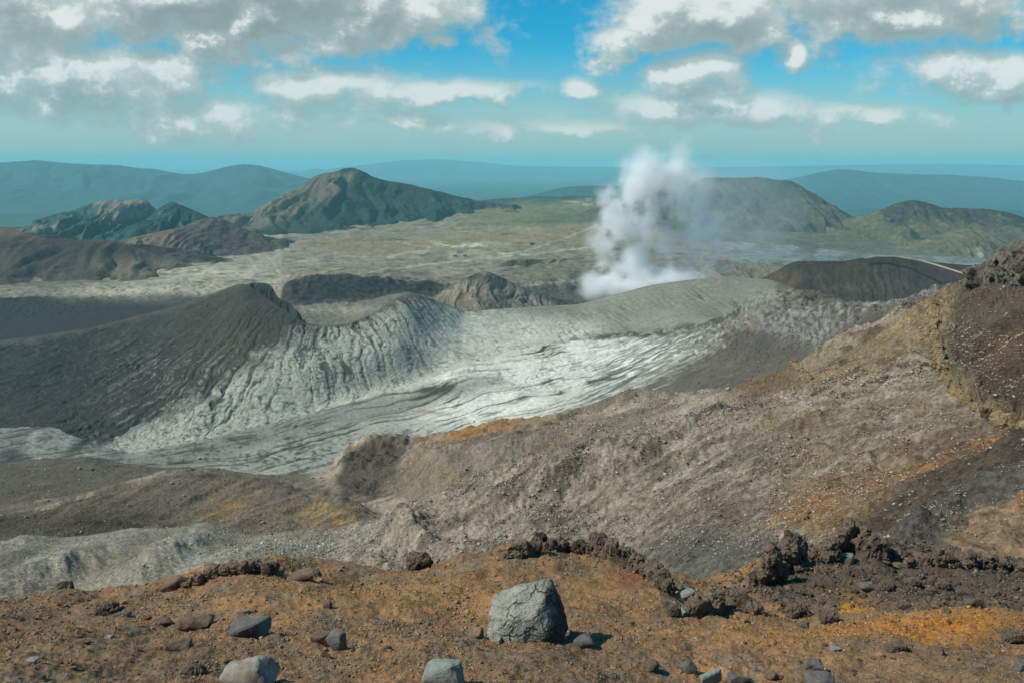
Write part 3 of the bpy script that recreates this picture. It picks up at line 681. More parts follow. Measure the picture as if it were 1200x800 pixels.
# ------------------------------------------------------------------ lowland to the horizon
def plain_mat(name, c1, c2, sc):
    m = bpy.data.materials.new(name); m.use_nodes = True; t = NT(m.node_tree)
    g_ = t.n('ShaderNodeTexCoord')
    c = t.mixc(t.ramp(t.noise(g_.outputs['Object'], sc, 8, .6), .38, .62), tuple(alb(c1)), tuple(alb(c2)))
    b = t.n('ShaderNodeBsdfPrincipled'); t.put(b.inputs['Base Color'], c); b.inputs['Roughness'].default_value = 1
    b.inputs['Specular IOR Level'].default_value = 0
    o = t.n('ShaderNodeOutputMaterial'); t.put(o.inputs[0], b.outputs[0]); return m
yy = np.concatenate([np.linspace(-6000, 9000, 6), np.geomspace(10000, 90000, 30)])
xx = np.linspace(-70000, 70000, 60)
GX, GY = np.meshgrid(xx, yy)
o = grid_mesh('ground', GX, GY, np.full(GX.shape, -655.0)); o.data.materials.append(plain_mat('lowland_fields', (44, 62, 52), (66, 80, 64), .0006))
tag(o, kind='structure')

# ------------------------------------------------------------------ hills that stand on the terrain
def hill(name, crest, front, back, base, colfn, rough, seed, mat, n=(150, 340), sharp=1.0, side=1.0):
    """crest: (px, py, D) nodes of the skyline.  front/back: run of the slopes (m); base: depth of the foot below the eye"""
    c = np.array(crest, float)
    pxx = np.arange(c[0, 0], c[-1, 0] + .01, (c[-1, 0] - c[0, 0]) / (n[1] - 1))
    py = np.interp(pxx, c[:, 0], c[:, 1]); D = np.interp(pxx, c[:, 0], c[:, 2])
    k = np.exp(-0.5 * (np.arange(-9, 10) / 3.0) ** 2); k /= k.sum()
    py = np.convolve(np.pad(py, 9, mode='edge'), k, 'valid')
    rx, ry, rz = at(pxx, py, D)
    v = np.concatenate([-np.linspace(1, 0, n[0])[:-1] ** .9, np.linspace(0, 1, n[0] // 2) ** 1.2])
    x0, x1 = rx[0], rx[-1]
    Hh = np.maximum(rz - base, 1.0)
    run = np.where(v[:, None] < 0, front, back) * (0.35 + 0.65 * (Hh / Hh.max()) ** .6)[None, :]
    y = ry[None, :] + v[:, None] * run
    xc = (rx * Hh).sum() / Hh.sum()
    spread = 1 + 0.25 * np.abs(v[:, None])
    x = xc + (rx[None, :] - xc) * spread * (1 + 0 * y)
    sc = run.mean()
    wxx = fbm(x / sc * 1.6, y / sc * 1.6, 3, seed) * .25
    prof = (1 - np.abs(v[:, None])) ** sharp
    z = base + Hh[None, :] * prof
    g1 = 1 - np.abs(gn((x / sc + wxx) * 5.5 * side, y / sc * 1.1, seed + 1)) * 2
    g2 = 1 - np.abs(gn((x / sc + wxx) * 14 * side, y / sc * 3, seed + 2)) * 2
    g3 = fbm(x / sc * 22, y / sc * 14, 3, seed + 3)
    m = np.sin(np.clip(np.abs(v[:, None]), 0, 1) ** .7 * math.pi) ** .8
    z = z - m * Hh.max() * rough * (0.16 * g1 + 0.07 * g2) + Hh.max() * rough * .05 * g3 * (0.35 + .65 * m)
    MXh, MYh = proj(x, y, z)
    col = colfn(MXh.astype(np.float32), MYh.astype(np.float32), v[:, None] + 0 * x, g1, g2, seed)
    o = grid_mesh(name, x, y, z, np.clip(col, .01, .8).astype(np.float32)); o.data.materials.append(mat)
    return tag(o, kind='structure')
def cols(base, *layers):
    def f(mx, my, v, g1, g2, seed):
        c = np.zeros(mx.shape + (3,), np.float32) + alb(base)
        a, b = mx + 8 * fbm(mx / 22, my / 12, 4, seed + 40), my + 5 * fbm(mx / 22, my / 12, 4, seed + 41)
        ns = fbm(mx / 5, my / 3, 3, seed + 42)
        for col, spec in layers:
            if spec[0] == 'b':
                _, px, py, rx, ry, k = spec; m = np.exp(-1.2 * (((a - px) / rx) ** 2 + ((b - py) / ry) ** 2)) * k
            elif spec[0] == 'p':
                m = ss(poly_sd(a, b, spec[1]), -4, 4) * spec[2]
            elif spec[0] == 'g':
                m = ss(g2 * .6 + g1 * .5, .25, .9) * spec[1]
            elif spec[0] == 'n':
                m = ss(ns + fbm(mx / 20, my / 10, 3, seed + 43), spec[1], spec[1] + .4) * spec[2]
            c = c + (alb(col) - c) * np.clip(m, 0, 1)[..., None]
        return c * (1 + .25 * ns)[..., None]
    return f
m_hill = ground_material('hill_soil', (.006, .05, .06), bump=.8, speck=.3, spread=.4, bumpdist=14, finew=3.0, fineh=.6)
m_far = ground_material('distant_slope', (.0008, .003, .006), bump=.2, speck=.05, spread=.2, bumpdist=60)

hill('mountain', [(225, 276, 4000), (270, 262, 4000), (300, 246, 4020), (330, 230, 4040), (352, 219, 4040), (366, 208, 4030), (376, 204, 4030), (392, 202, 4000), (402, 197, 4000), (414, 197, 4000), (424, 200, 4000), (436, 207, 4020), (450, 212, 4040), (470, 214, 4060), (500, 221, 4080), (515, 225, 4090), (540, 231, 4110), (565, 236, 4150), (600, 241, 4200), (640, 250, 4250), (690, 262, 4300)],
     1050, 1000, -330, cols((34, 48, 42), ((112, 98, 80), ('p', [(240, 262), (330, 224), (372, 204), (420, 200), (405, 220), (380, 238), (345, 252), (310, 268), (240, 275)], .9)),
     ((72, 70, 62), ('g', .35)), ((40, 60, 56), ('b', 480, 255, 110, 30, .6)), ((146, 132, 108), ('b', 330, 240, 26, 10, .6)), ((64, 80, 66), ('n', .1, .5)), ((96, 96, 72), ('p', [(560, 238), (700, 250), (700, 275), (620, 258)], .7))),
     1.0, 200, m_hill, side=1.0)
hill('hill', [(0, 285, 3300), (20, 270, 3300), (45, 262, 3300), (62, 252, 3300), (88, 247, 3300), (100, 240, 3300), (125, 234, 3300), (150, 234, 3300), (168, 235, 3300), (180, 243, 3300), (205, 262, 3300), (240, 276, 3300)],
     680, 600, -330, cols((62, 84, 76), ((162, 142, 126), ('p', [(110, 236), (180, 232), (190, 248), (150, 262), (120, 262)], .75)), ((84, 104, 90), ('n', 0, .6)), ((160, 152, 130), ('b', 60, 268, 40, 5, .6)), ((40, 62, 60), ('g', .5))), 1.3, 220, m_hill)
hill('hill', [(140, 280, 3050), (165, 262, 3050), (185, 245, 3050), (200, 236, 3050), (214, 241, 3050), (235, 250, 3050), (260, 262, 3050), (290, 276, 3050)],
     600, 520, -325, cols((46, 70, 66), ((84, 96, 84), ('n', .1, .5)), ((36, 58, 56), ('g', .4))), 1.0, 230, m_hill)
hill('hill', [(90, 300, 2500), (140, 282, 2500), (180, 273, 2500), (215, 266, 2500), (235, 257, 2500), (250, 254, 2500), (265, 258, 2500), (285, 268, 2480), (310, 280, 2450), (340, 295, 2420), (370, 305, 2400)],
     640, 560, -300, cols((92, 80, 70), ((122, 104, 84), ('p', [(120, 285), (200, 268), (230, 300), (140, 310)], .8)), ((66, 62, 58), ('b', 262, 265, 22, 8, .8)), ((70, 64, 58), ('g', .5)), ((110, 104, 94), ('n', .2, .5))), .9, 240, m_hill)
hill('hill', [(-420, 240, 1950), (-200, 245, 1950), (-60, 256, 1950), (0, 266, 1930), (25, 271, 1920), (45, 278, 1910), (80, 281, 1900), (125, 281, 1890), (150, 286, 1880), (170, 293, 1870), (200, 304, 1860), (250, 316, 1850), (330, 326, 1850)],
     420, 600, -292, cols((80, 70, 62), ((124, 94, 72), ('b', 10, 270, 40, 9, .8)), ((58, 54, 50), ('b', 60, 292, 80, 12, .6)), ((130, 118, 96), ('p', [(110, 310), (200, 300), (340, 322), (340, 345), (150, 335)], .5)), ((60, 58, 54), ('n', .2, .6)), ((48, 48, 46), ('b', 145, 292, 26, 6, .8))), .5, 250, m_hill)
hill('hill', [(320, 306, 2700), (360, 290, 2700), (400, 281, 2700), (440, 277, 2700), (480, 281, 2700), (520, 290, 2700), (580, 302, 2700)],
     300, 300, -300, cols((128, 112, 84), ((104, 100, 78), ('n', 0, .5))), .6, 260, m_hill)
hill('crater_cone', [(470, 372, 1480), (500, 352, 1490), (520, 340, 1500), (545, 326, 1520), (560, 320, 1530), (572, 318, 1535), (590, 326, 1550), (620, 340, 1560), (660, 352, 1570), (700, 366, 1570)],
     190, 260, -300, cols((128, 120, 106), ((84, 78, 70), ('g', .7)), ((78, 74, 66), ('p', [(580, 318), (620, 300), (720, 352), (660, 362)], .9)), ((156, 134, 104), ('b', 545, 345, 26, 9, .6)), ((66, 62, 56), ('b', 550, 324, 20, 4, .9))), .45, 270, m_hill)
hill('crater_wall', [(540, 330, 1800), (575, 312, 1820), (600, 304, 1850), (625, 304, 1880), (660, 303, 1930), (700, 300, 2000), (760, 302, 2000), (900, 310, 2000)],
     260, 300, -350, cols((136, 126, 108), ((84, 80, 70), ('p', [(560, 325), (600, 302), (630, 304), (700, 345), (740, 372), (600, 372)], .95)), ((110, 102, 88), ('g', .3)), ((98, 92, 80), ('n', .1, .4))), .5, 275, m_hill)
hill('hill', [(640, 265, 3600), (700, 243, 3600), (760, 226, 3600), (800, 214, 3600), (832, 208, 3600), (850, 209, 3600), (885, 208, 3600), (910, 211, 3600), (928, 212, 3600), (945, 222, 3600), (975, 240, 3600), (1000, 255, 3600), (1040, 272, 3600)],
     900, 800, -335, cols((80, 80, 68), ((54, 66, 58), ('p', [(820, 208), (930, 210), (960, 232), (930, 250), (850, 250), (790, 250)], .8)), ((100, 98, 74), ('n', 0, .5)), ((58, 66, 58), ('g', .45))), .8, 280, m_hill)
hill('hill', [(930, 286, 3000), (960, 274, 3000), (1000, 262, 3000), (1030, 247, 3000), (1050, 238, 3000), (1068, 234, 3000), (1085, 237, 3000), (1105, 244, 3000), (1130, 244, 3000), (1160, 245, 3000), (1185, 250, 3000), (1220, 262, 3000), (1300, 272, 3000), (1500, 250, 3000)],
     700, 600, -318, cols((94, 96, 72), ((58, 62, 54), ('p', [(1030, 246), (1065, 232), (1100, 240), (1190, 246), (1300, 262), (1300, 282), (1180, 268), (1090, 258), (1050, 268)], .85)), ((54, 60, 56), ('b', 1048, 266, 10, 8, .9)), ((120, 118, 92), ('n', .1, .45)), ((62, 66, 56), ('g', .4))), .8, 290, m_hill)
hill('hill', [(1010, 312, 2400), (1060, 292, 2400), (1100, 275, 2400), (1130, 267, 2400), (1160, 269, 2400), (1200, 282, 2400), (1260, 300, 2400)],
     330, 300, -300, cols((102, 102, 82), ((80, 82, 66), ('g', .4)), ((140, 136, 118), ('b', 1148, 296, 5, 12, .9)), ((70, 72, 62), ('b', 1155, 285, 26, 7, .6))), .6, 300, m_hill)
hill('crater_wall', [(279, 346, 1185), (287, 333, 1185), (296, 331, 1185), (314, 332, 1180), (320, 337, 1175), (325, 349, 1165), (341, 356, 1150), (350, 368, 1140), (362, 384, 1130)],
     30, 60, -290, cols((72, 74, 70), ((52, 52, 48), ('n', 0, .6))), .5, 305, m_hill, n=(40, 120), sharp=.5)
DARK = [(860, 352, 1500), (885, 340, 1500), (905, 324, 1500), (918, 312, 1500), (932, 306, 1500), (965, 306, 1500), (990, 306, 1500), (1010, 302, 1500), (1035, 300, 1500), (1060, 302, 1500), (1085, 306, 1500), (1110, 309, 1490), (1150, 312, 1480), (1210, 320, 1470), (1290, 335, 1470)]
hill('crater_ridge', DARK, 150, 260, -300, cols((72, 60, 50), ((98, 82, 62), ('b', 925, 330, 22, 14, .8)), ((94, 90, 74), ('b', 985, 340, 18, 8, .7)), ((80, 76, 68), ('b', 1055, 332, 22, 10, .6)), ((54, 46, 40), ('g', .25)), ((72, 54, 50), ('p', [(1080, 312), (1200, 312), (1200, 340), (1120, 340)], .7))), .14, 310, m_hill)
# far ranges
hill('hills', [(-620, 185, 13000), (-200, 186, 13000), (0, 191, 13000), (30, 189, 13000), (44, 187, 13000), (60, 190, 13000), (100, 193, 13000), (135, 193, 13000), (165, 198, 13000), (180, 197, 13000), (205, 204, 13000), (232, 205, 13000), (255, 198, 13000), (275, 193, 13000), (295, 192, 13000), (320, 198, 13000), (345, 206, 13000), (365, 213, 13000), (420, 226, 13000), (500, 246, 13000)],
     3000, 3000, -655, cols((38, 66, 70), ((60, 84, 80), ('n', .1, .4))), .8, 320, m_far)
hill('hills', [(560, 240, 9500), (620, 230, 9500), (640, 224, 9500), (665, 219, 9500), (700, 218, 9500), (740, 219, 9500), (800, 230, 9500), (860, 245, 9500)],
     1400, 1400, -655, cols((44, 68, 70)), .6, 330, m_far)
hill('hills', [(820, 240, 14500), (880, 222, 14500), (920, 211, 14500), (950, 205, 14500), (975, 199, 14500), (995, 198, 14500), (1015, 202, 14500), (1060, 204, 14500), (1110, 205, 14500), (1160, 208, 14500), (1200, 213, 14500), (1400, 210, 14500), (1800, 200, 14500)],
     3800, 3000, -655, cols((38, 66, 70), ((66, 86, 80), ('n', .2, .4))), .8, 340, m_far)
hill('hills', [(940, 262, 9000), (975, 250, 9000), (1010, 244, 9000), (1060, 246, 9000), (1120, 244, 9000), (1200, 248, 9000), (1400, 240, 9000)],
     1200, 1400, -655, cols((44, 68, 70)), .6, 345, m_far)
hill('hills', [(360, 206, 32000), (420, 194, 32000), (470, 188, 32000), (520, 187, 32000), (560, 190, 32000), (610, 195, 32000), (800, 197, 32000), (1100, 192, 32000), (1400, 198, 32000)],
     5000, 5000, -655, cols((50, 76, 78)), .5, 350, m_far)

# ------------------------------------------------------------------ air
def volume_box(name, lo, hi, color, density, aniso=0.0):
    bm = bmesh.new(); bmesh.ops.create_cube(bm, size=1.0)
    for v_ in bm.verts:
        v_.co = Vector([lo[i] + (hi[i] - lo[i]) * (v_.co[i] + .5) for i in range(3)])
    me = bpy.data.meshes.new(name); bm.to_mesh(me); bm.free()
    o = bpy.data.objects.new(name, me); COL.objects.link(o)
    m = bpy.data.materials.new(name + '_air'); m.use_nodes = True; t = NT(m.node_tree)
    pv = t.n('ShaderNodeVolumePrincipled'); pv.inputs['Color'].default_value = color + (1,)
    pv.inputs['Density'].default_value = density; pv.inputs['Anisotropy'].default_value = aniso
    ou = t.n('ShaderNodeOutputMaterial'); t.put(ou.inputs[1], pv.outputs[0])
    me.materials.append(m)
    return o
hz = volume_box('haze', (-71000, -7000, EYE - 670), (71000, 91000, EYE + 95), (0.38, 0.85, 0.91), 4.8e-5)
tag(hz, kind='stuff')

# ------------------------------------------------------------------ stones
def stone_material(name, c1, c2, c3, sc, bump=.6, attr=False):
    m = bpy.data.materials.new(name); m.use_nodes = True; t = NT(m.node_tree)
    g_ = t.n('ShaderNodeTexCoord'); P = g_.outputs['Object']
    n1 = t.noise(P, sc, 9, .65); n2 = t.noise(P, sc * .25, 5, .6); n3 = t.noise(P, sc * 5, 5, .7)
    if attr:
        a = t.n('ShaderNodeAttribute', attribute_name='albedo')
        f = t.m('ADD', .72, t.m('MULTIPLY', n1, .56)); fc = t.n('ShaderNodeCombineXYZ')
        for i in range(3): t.put(fc.inputs[i], f)
        c = t.mixc(1.0, a.outputs['Color'], fc.outputs[0], 'MULTIPLY')
    else:
        c = t.mixc(t.ramp(n1, .35, .68), tuple(alb(c1)), tuple(alb(c2)))
        c = t.mixc(t.ramp(n2, .50, .64), c, tuple(alb(c3)))
        c = t.mixc(t.m('MULTIPLY', t.ramp(n3, .56, .72), .5), c, tuple(alb(c2) * 1.4))
    b = t.n('ShaderNodeBsdfPrincipled'); t.put(b.inputs['Base Color'], c)
    b.inputs['Roughness'].default_value = .9; b.inputs['Specular IOR Level'].default_value = .2
    bp = t.n('ShaderNodeBump'); t.put(bp.inputs['Height'], t.m('ADD', n1, t.m('MULTIPLY', n3, .3)))
    bp.inputs['Strength'].default_value = bump; bp.inputs['Distance'].default_value = .35 / sc
    t.put(b.inputs['Normal'], bp.outputs[0])
    o = t.n('ShaderNodeOutputMaterial'); t.put(o.inputs[0], b.outputs[0]); return m
M_GREY = stone_material('grey_green_rock', (128, 134, 124), (150, 154, 142), (96, 88, 84), 6)
M_SLATE = stone_material('slate_rock', (96, 92, 86), (122, 118, 110), (78, 72, 68), 8)
M_LAVA = stone_material('dark_lava', (92, 80, 67), (124, 108, 90), (62, 54, 47), 9, .9)
M_BROWN = stone_material('brown_rock', (110, 90, 72), (136, 114, 92), (84, 68, 58), 9, .8)
M_PALE = stone_material('pale_rock', (136, 128, 116), (162, 154, 142), (108, 98, 88), 9)
M_STONES = stone_material('loose_stones', 0, 0, 0, 14, .4, True) if False else None
M_STONES = stone_material('loose_stones', (0, 0, 0), (0, 0, 0), (0, 0, 0), 10, .4, True)

def hull_bm(rng, dims, npts=16, power=.35, top_flat=0.0):
    """angular block: hull of scattered points, longest side along x"""
    bm = bmesh.new()
    for i in range(npts):
        z = rng.uniform(-1, 1); a = rng.uniform(0, 2 * math.pi); r = math.sqrt(1 - z * z)
        p = [math.cos(a) * r, math.sin(a) * r, z]
        p = [math.copysign(abs(q) ** power if abs(q) > 1e-6 else 0, q) * .8 + q * .2 for q in p]
        p[2] = min(p[2], 1 - top_flat)
        bm.verts.new((p[0] * dims[0] / 2, p[1] * dims[1] / 2, p[2] * dims[2] / 2))
    bmesh.ops.convex_hull(bm, input=bm.verts)
    for v_ in [v_ for v_ in bm.verts if not v_.link_faces]: bm.verts.remove(v_)
    return bm
def roughen(bm, amp, freq, seed, cuts=3, ridge=False, bevel=.06):
    dim = max((v_.co.length for v_ in bm.verts))
    if bevel: bmesh.ops.bevel(bm, geom=list(bm.edges), offset=bevel * dim, segments=1, profile=.5, affect='EDGES')
    for _ in range(cuts):
        bmesh.ops.triangulate(bm, faces=bm.faces)
        long_ = [e for e in bm.edges if e.calc_length() > dim * .10]
        if not long_: break
        bmesh.ops.subdivide_edges(bm, edges=long_, cuts=1, use_grid_fill=True)
    bmesh.ops.triangulate(bm, faces=bm.faces)
    bm.normal_update()
    off = Vector((seed * 3.1, seed * 1.7, seed * .9))
    for v_ in bm.verts:
        p = v_.co * freq + off
        n = mnoise.noise(p) + .5 * mnoise.noise(p * 2.3) + .28 * mnoise.noise(p * 5.1)
        if ridge: n = n - abs(mnoise.noise(p * 1.7)) * 1.4 + .4
        v_.co += v_.normal * n * amp
def finish(name, bm, mat, smooth=False):
    me = bpy.data.meshes.new(name); bm.to_mesh(me); bm.free()
    me.polygons.foreach_set('use_smooth', [smooth] * len(me.polygons))
    me.materials.append(mat)
    o = bpy.data.objects.new(name, me); COL.objects.link(o); return o
def put_rock(name, px, py, wpx, hpx, mat, label, cat='rock', seed=1, group=None, kind='block', deep=1.0, rot=None, sink=.30, tl=(1.2, 4.08), smooth=False):
    """stone whose foot stands at image pixel (px, py)"""
    rng = random.Random(seed)
    gx, gy, gz = ground_z(px, py, *tl)
    sc = gy / FPX
    w_, h_ = wpx * sc, hpx * sc * 1.25
    if kind == 'block':
        bm = hull_bm(rng, (w_, w_ * deep, h_), rng.choice((12, 14, 17))); roughen(bm, w_ * .018, 4.5 / w_, seed, 3)
    elif kind == 'lava':
        bm = hull_bm(rng, (w_, w_ * deep, h_), 26, .8); roughen(bm, w_ * .07, 7 / w_, seed, 4, True, 0)
    else:
        bm = hull_bm(rng, (w_, w_ * deep, h_), 30, .9); roughen(bm, w_ * .03, 4 / w_, seed, 3, False, 0); smooth = True
    o = finish(name, bm, mat, smooth)
    o.location = (gx, gy + w_ * deep * .25, gz + EYE + h_ * (.5 - sink))
    o.rotation_euler = (rng.uniform(-.12, .12), rng.uniform(-.15, .15), rng.uniform(-.5, .5) if rot is None else rot)
    return tag(o, label, cat, group)

# the big boulder, shaped after its own outline
def big_boulder():
    gx, gy, gz = ground_z(618, 752, 1.2, 4.0); s_ = gy / FPX
    bm = bmesh.new()
    for (x, z, y) in [(-50, 6, 2), (-49, 34, 6), (-45, 42, 16), (-27, 52, 8), (-11, 62, 14), (18, 73, 26), (29, 73, 30), (26, 66, 8), (40, 52, 14), (49, 30, 10), (52, 10, 10), (40, -2, -8), (12, -6, -22),
                      (-22, -4, -24), (-40, -4, -14), (-32, 38, -12), (6, 42, -18), (24, 20, -20), (-44, -8, 46), (44, -8, 60), (34, 56, 58), (-14, 50, 54), (-42, 40, 44)]:
        bm.verts.new((x * s_ * 1.08, y * s_, z * s_ * 1.0))
    bmesh.ops.convex_hull(bm, input=bm.verts)
    for v_ in [v_ for v_ in bm.verts if not v_.link_faces]: bm.verts.remove(v_)
    dim = 50 * s_
    bmesh.ops.bevel(bm, geom=list(bm.edges), offset=.02 * dim, segments=1, profile=.5, affect='EDGES')
    for _ in range(5):
        bmesh.ops.triangulate(bm, faces=bm.faces)
        e_ = [e for e in bm.edges if e.calc_length() > dim * .055]
        if not e_: break
        bmesh.ops.subdivide_edges(bm, edges=e_, cuts=1)
    bmesh.ops.triangulate(bm, faces=bm.faces); bm.normal_update()
    for v_ in bm.verts:
        p = v_.co / dim
        n = .020 * mnoise.noise(p * 3) + .012 * mnoise.noise(p * 8) + .006 * mnoise.noise(p * 20)
        a_ = mnoise.noise(Vector((p.x * 1.4 - p.z * .9, p.y, p.z * 2.6 + p.x * .8)) * 1.6 + Vector((3, 1, 2)))
        n -= .05 * math.exp(-(a_ / .03) ** 2) * .5                 # cracks
        n += .03 * math.floor(3.2 * mnoise.noise(p * 1.6 + Vector((7, 7, 7)))) * .7      # broken-off shells
        v_.co += v_.normal * n * dim
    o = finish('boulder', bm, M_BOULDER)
    o.location = (gx, gy + 14 * s_, gz + EYE - 5 * s_)
    return tag(o, 'large grey-green angular boulder with a dark right flank, biggest stone on the orange gravel', 'boulder')
def boulder_material():
    m = bpy.data.materials.new('boulder_rock'); m.use_nodes = True; t = NT(m.node_tree)
    g_ = t.n('ShaderNodeTexCoord'); P = g_.outputs['Object']
    n1 = t.noise(P, 5, 9, .62); n2 = t.noise(P, 1.5, 5, .6); n3 = t.noise(P, 40, 5, .7)
    c = t.mixc(t.ramp(n1, .38, .62), tuple(alb((138, 138, 124))), tuple(alb((172, 170, 154))))
    c = t.mixc(t.m('MULTIPLY', t.ramp(n2, .52, .6), .6), c, tuple(alb((92, 86, 80))))
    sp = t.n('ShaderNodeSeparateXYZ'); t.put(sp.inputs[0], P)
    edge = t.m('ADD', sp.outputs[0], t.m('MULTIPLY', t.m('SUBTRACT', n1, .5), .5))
    c = t.mixc(t.ramp(edge, .16, .28), c, tuple(alb((80, 68, 62))))           # brown right flank, with the darkness of its shaded side put into the colour
    c = t.mixc(t.m('MULTIPLY', t.ramp(n3, .55, .7), .35), c, tuple(alb((170, 168, 154))))
    vz = t.n('ShaderNodeTexVoronoi', feature='DISTANCE_TO_EDGE'); vz.inputs['Scale'].default_value = 2.6
    wp = t.n('ShaderNodeVectorMath', operation='MULTIPLY_ADD'); nzc = t.n('ShaderNodeTexNoise'); t.put(nzc.inputs['Vector'], P); nzc.inputs['Scale'].default_value = 6
    t.put(wp.inputs[0], nzc.outputs['Color']); wp.inputs[1].default_value = (.35, .35, .35); t.put(wp.inputs[2], P); t.put(vz.inputs['Vector'], wp.outputs[0])
    crack = t.m('MULTIPLY', t.ramp(vz.outputs['Distance'], .035, .0), t.ramp(n2, .42, .56))
    c = t.mixc(t.m('MULTIPLY', crack, .8), c, tuple(alb((56, 52, 48))))
    b = t.n('ShaderNodeBsdfPrincipled'); t.put(b.inputs['Base Color'], c); b.inputs['Roughness'].default_value = .85
    bp = t.n('ShaderNodeBump'); t.put(bp.inputs['Height'], t.m('SUBTRACT', t.m('ADD', n1, t.m('MULTIPLY', n3, .25)), crack)); bp.inputs['Strength'].default_value = .9; bp.inputs['Distance'].default_value = .06
    t.put(b.inputs['Normal'], bp.outputs[0])
    o = t.n('ShaderNodeOutputMaterial'); t.put(o.inputs[0], b.outputs[0]); return m
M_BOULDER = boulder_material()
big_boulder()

ROCKS = [  # name, px, py(foot), w, h, material, kind, label
 ('boulder', 290, 806, 82, 36, M_PALE, 'round', 'rounded light grey boulder cut off by the bottom edge, left of centre'),
 ('boulder', 519, 806, 58, 34, M_GREY, 'block', 'faceted blue-grey boulder cut off by the bottom edge, below the bare gravel'),
 ('rock', 291, 745, 56, 20, M_SLATE, 'block', 'flat dark slate-coloured rock lying above the rounded boulder at the bottom'),
 ('rock', 393, 760, 26, 26, M_SLATE, 'block', 'upright dark grey angular rock beside small brown stones'),
 ('rock', 374, 752, 26, 14, M_BROWN, 'block', 'low brown rock leaning against the upright dark grey one'),
 ('rock', 383, 712, 14, 11, M_BROWN, 'round', 'small round brown rock alone on the orange gravel'),
 ('rock', 352, 679, 40, 8, M_BROWN, 'block', 'flat brown-grey slab lying on the ledge edge'),
 ('rock', 366, 676, 24, 8, M_LAVA, 'lava', 'small dark lava lump beside the flat slab on the ledge edge'),
 ('rock', 225, 738, 48, 17, M_BROWN, 'block', 'wide jagged brown rock left of the dark slate-coloured one'),
 ('rock', 205, 763, 36, 13, M_BROWN, 'block', 'brown wedge-shaped rock half buried below the wide jagged one'),
 ('rock', 190, 734, 22, 10, M_LAVA, 'block', 'dark flat rock touching the left end of the wide jagged one'),
 ('rock', 124, 719, 34, 13, M_LAVA, 'lava', 'dark crusty rock on the left of the ledge'),
 ('rock', 142, 723, 26, 9, M_SLATE, 'block', 'grey slab leaning on the dark crusty rock at the left'),
 ('rock', 73, 695, 26, 16, M_LAVA, 'lava', 'reddish-black lump of lava on the far left crest of the ledge'),
 ('rock', 42, 727, 16, 8, M_BROWN, 'block', 'small brown rock on the left of the ledge near the frame edge'),
 ('rock', 125, 752, 18, 8, M_PALE, 'block', 'small pale stone slab at the lower left'),
 ('rock', 35, 777, 18, 6, M_PALE, 'block', 'thin pale slab lying flat in the lower left corner'),
 ('rock', 225, 792, 32, 14, M_LAVA, 'lava', 'dark brown lump left of the rounded light grey boulder'),
 ('rock', 200, 690, 34, 16, M_BROWN, 'block', 'blocky brown rock on the ledge edge above the orange gravel'),
 ('rock', 490, 668, 36, 24, M_LAVA, 'lava', 'dark crumbly lava lump standing on the pale scree behind the ledge'),
 ('rock', 557, 748, 22, 16, M_BROWN, 'block', 'reddish brown rock at the left foot of the big boulder'),
 ('rock', 582, 754, 14, 11, M_GREY, 'block', 'small grey stone tucked under the left front of the big boulder'),
 ('rock', 680, 756, 36, 12, M_SLATE, 'block', 'low grey rock at the right foot of the big boulder'),
 ('rock', 936, 724, 34, 19, M_LAVA, 'lava', 'black knobbly rock left of the yellow sulphur patch'),
 ('rock', 972, 728, 32, 14, M_LAVA, 'lava', 'mossy black crusty rock just below the yellow sulphur patch'),
 ('rock', 943, 736, 13, 9, M_LAVA, 'block', 'small black stone under the black knobbly rock'),
 ('rock', 1015, 694, 22, 12, M_SLATE, 'block', 'small grey block just above the yellow sulphur patch'),
 ('rock', 1144, 713, 28, 17, M_LAVA, 'block', 'dark angular rock above the orange strip at the right'),
 ('rock', 1191, 753, 34, 17, M_LAVA, 'lava', 'dark purple-brown rock on the orange strip by the right edge'),
 ('rock', 1052, 763, 30, 13, M_LAVA, 'lava', 'dark crusty rock on the lower edge of the orange strip'),
 ('rock', 1104, 768, 18, 12, M_BROWN, 'block', 'small brown rock right of the dark crusty one on the orange strip'),
 ('rock', 1135, 762, 18, 7, M_BROWN, 'block', 'flat dark stone below the orange strip'),
 ('rock', 1198, 786, 18, 15, M_SLATE, 'block', 'dark block in the lower right corner'),
 ('rock', 956, 788, 26, 18, M_SLATE, 'block', 'dark violet-grey block near the bottom edge, right of centre'),
 ('rock', 905, 795, 18, 12, M_BROWN, 'round', 'rounded brown rock left of the dark violet-grey block'),
 ('rock', 868, 802, 32, 18, M_SLATE, 'block', 'grey rock at the bottom edge beside the pale grey one'),
 ('rock', 965, 806, 40, 16, M_SLATE, 'block', 'broad grey rock cut off by the bottom edge, under the violet-grey block'),
 ('rock', 836, 806, 34, 22, M_GREY, 'block', 'blue-grey rock at the bottom edge, right of the rounded pair'),
 ('rock', 763, 786, 24, 13, M_LAVA, 'round', 'rounded dark brown rock, left one of the pair at the bottom'),
 ('rock', 807, 788, 26, 14, M_SLATE, 'round', 'rounded dark grey rock, right one of the pair at the bottom'),
 ('rock', 802, 722, 14, 14, M_GREY, 'block', 'upright pale grey stone beside the black lava block'),
 ('rock', 790, 722, 20, 18, M_LAVA, 'lava', 'dark porous rock left of the upright pale grey stone'),
 ('rock', 803, 700, 30, 10, M_GREY, 'block', 'pale grey-green slab leaning above the dark porous rock'),
 ('rock', 767, 730, 20, 9, M_BROWN, 'block', 'brown stone half sunk in the orange gravel right of the big boulder'),
 ('rock', 735, 732, 20, 8, M_BROWN, 'block', 'thin tilted brown plate in the gravel right of the big boulder'),
 ('rock', 980, 763, 16, 9, M_PALE, 'block', 'small hollow-looking pale rock on the orange sand'),
]
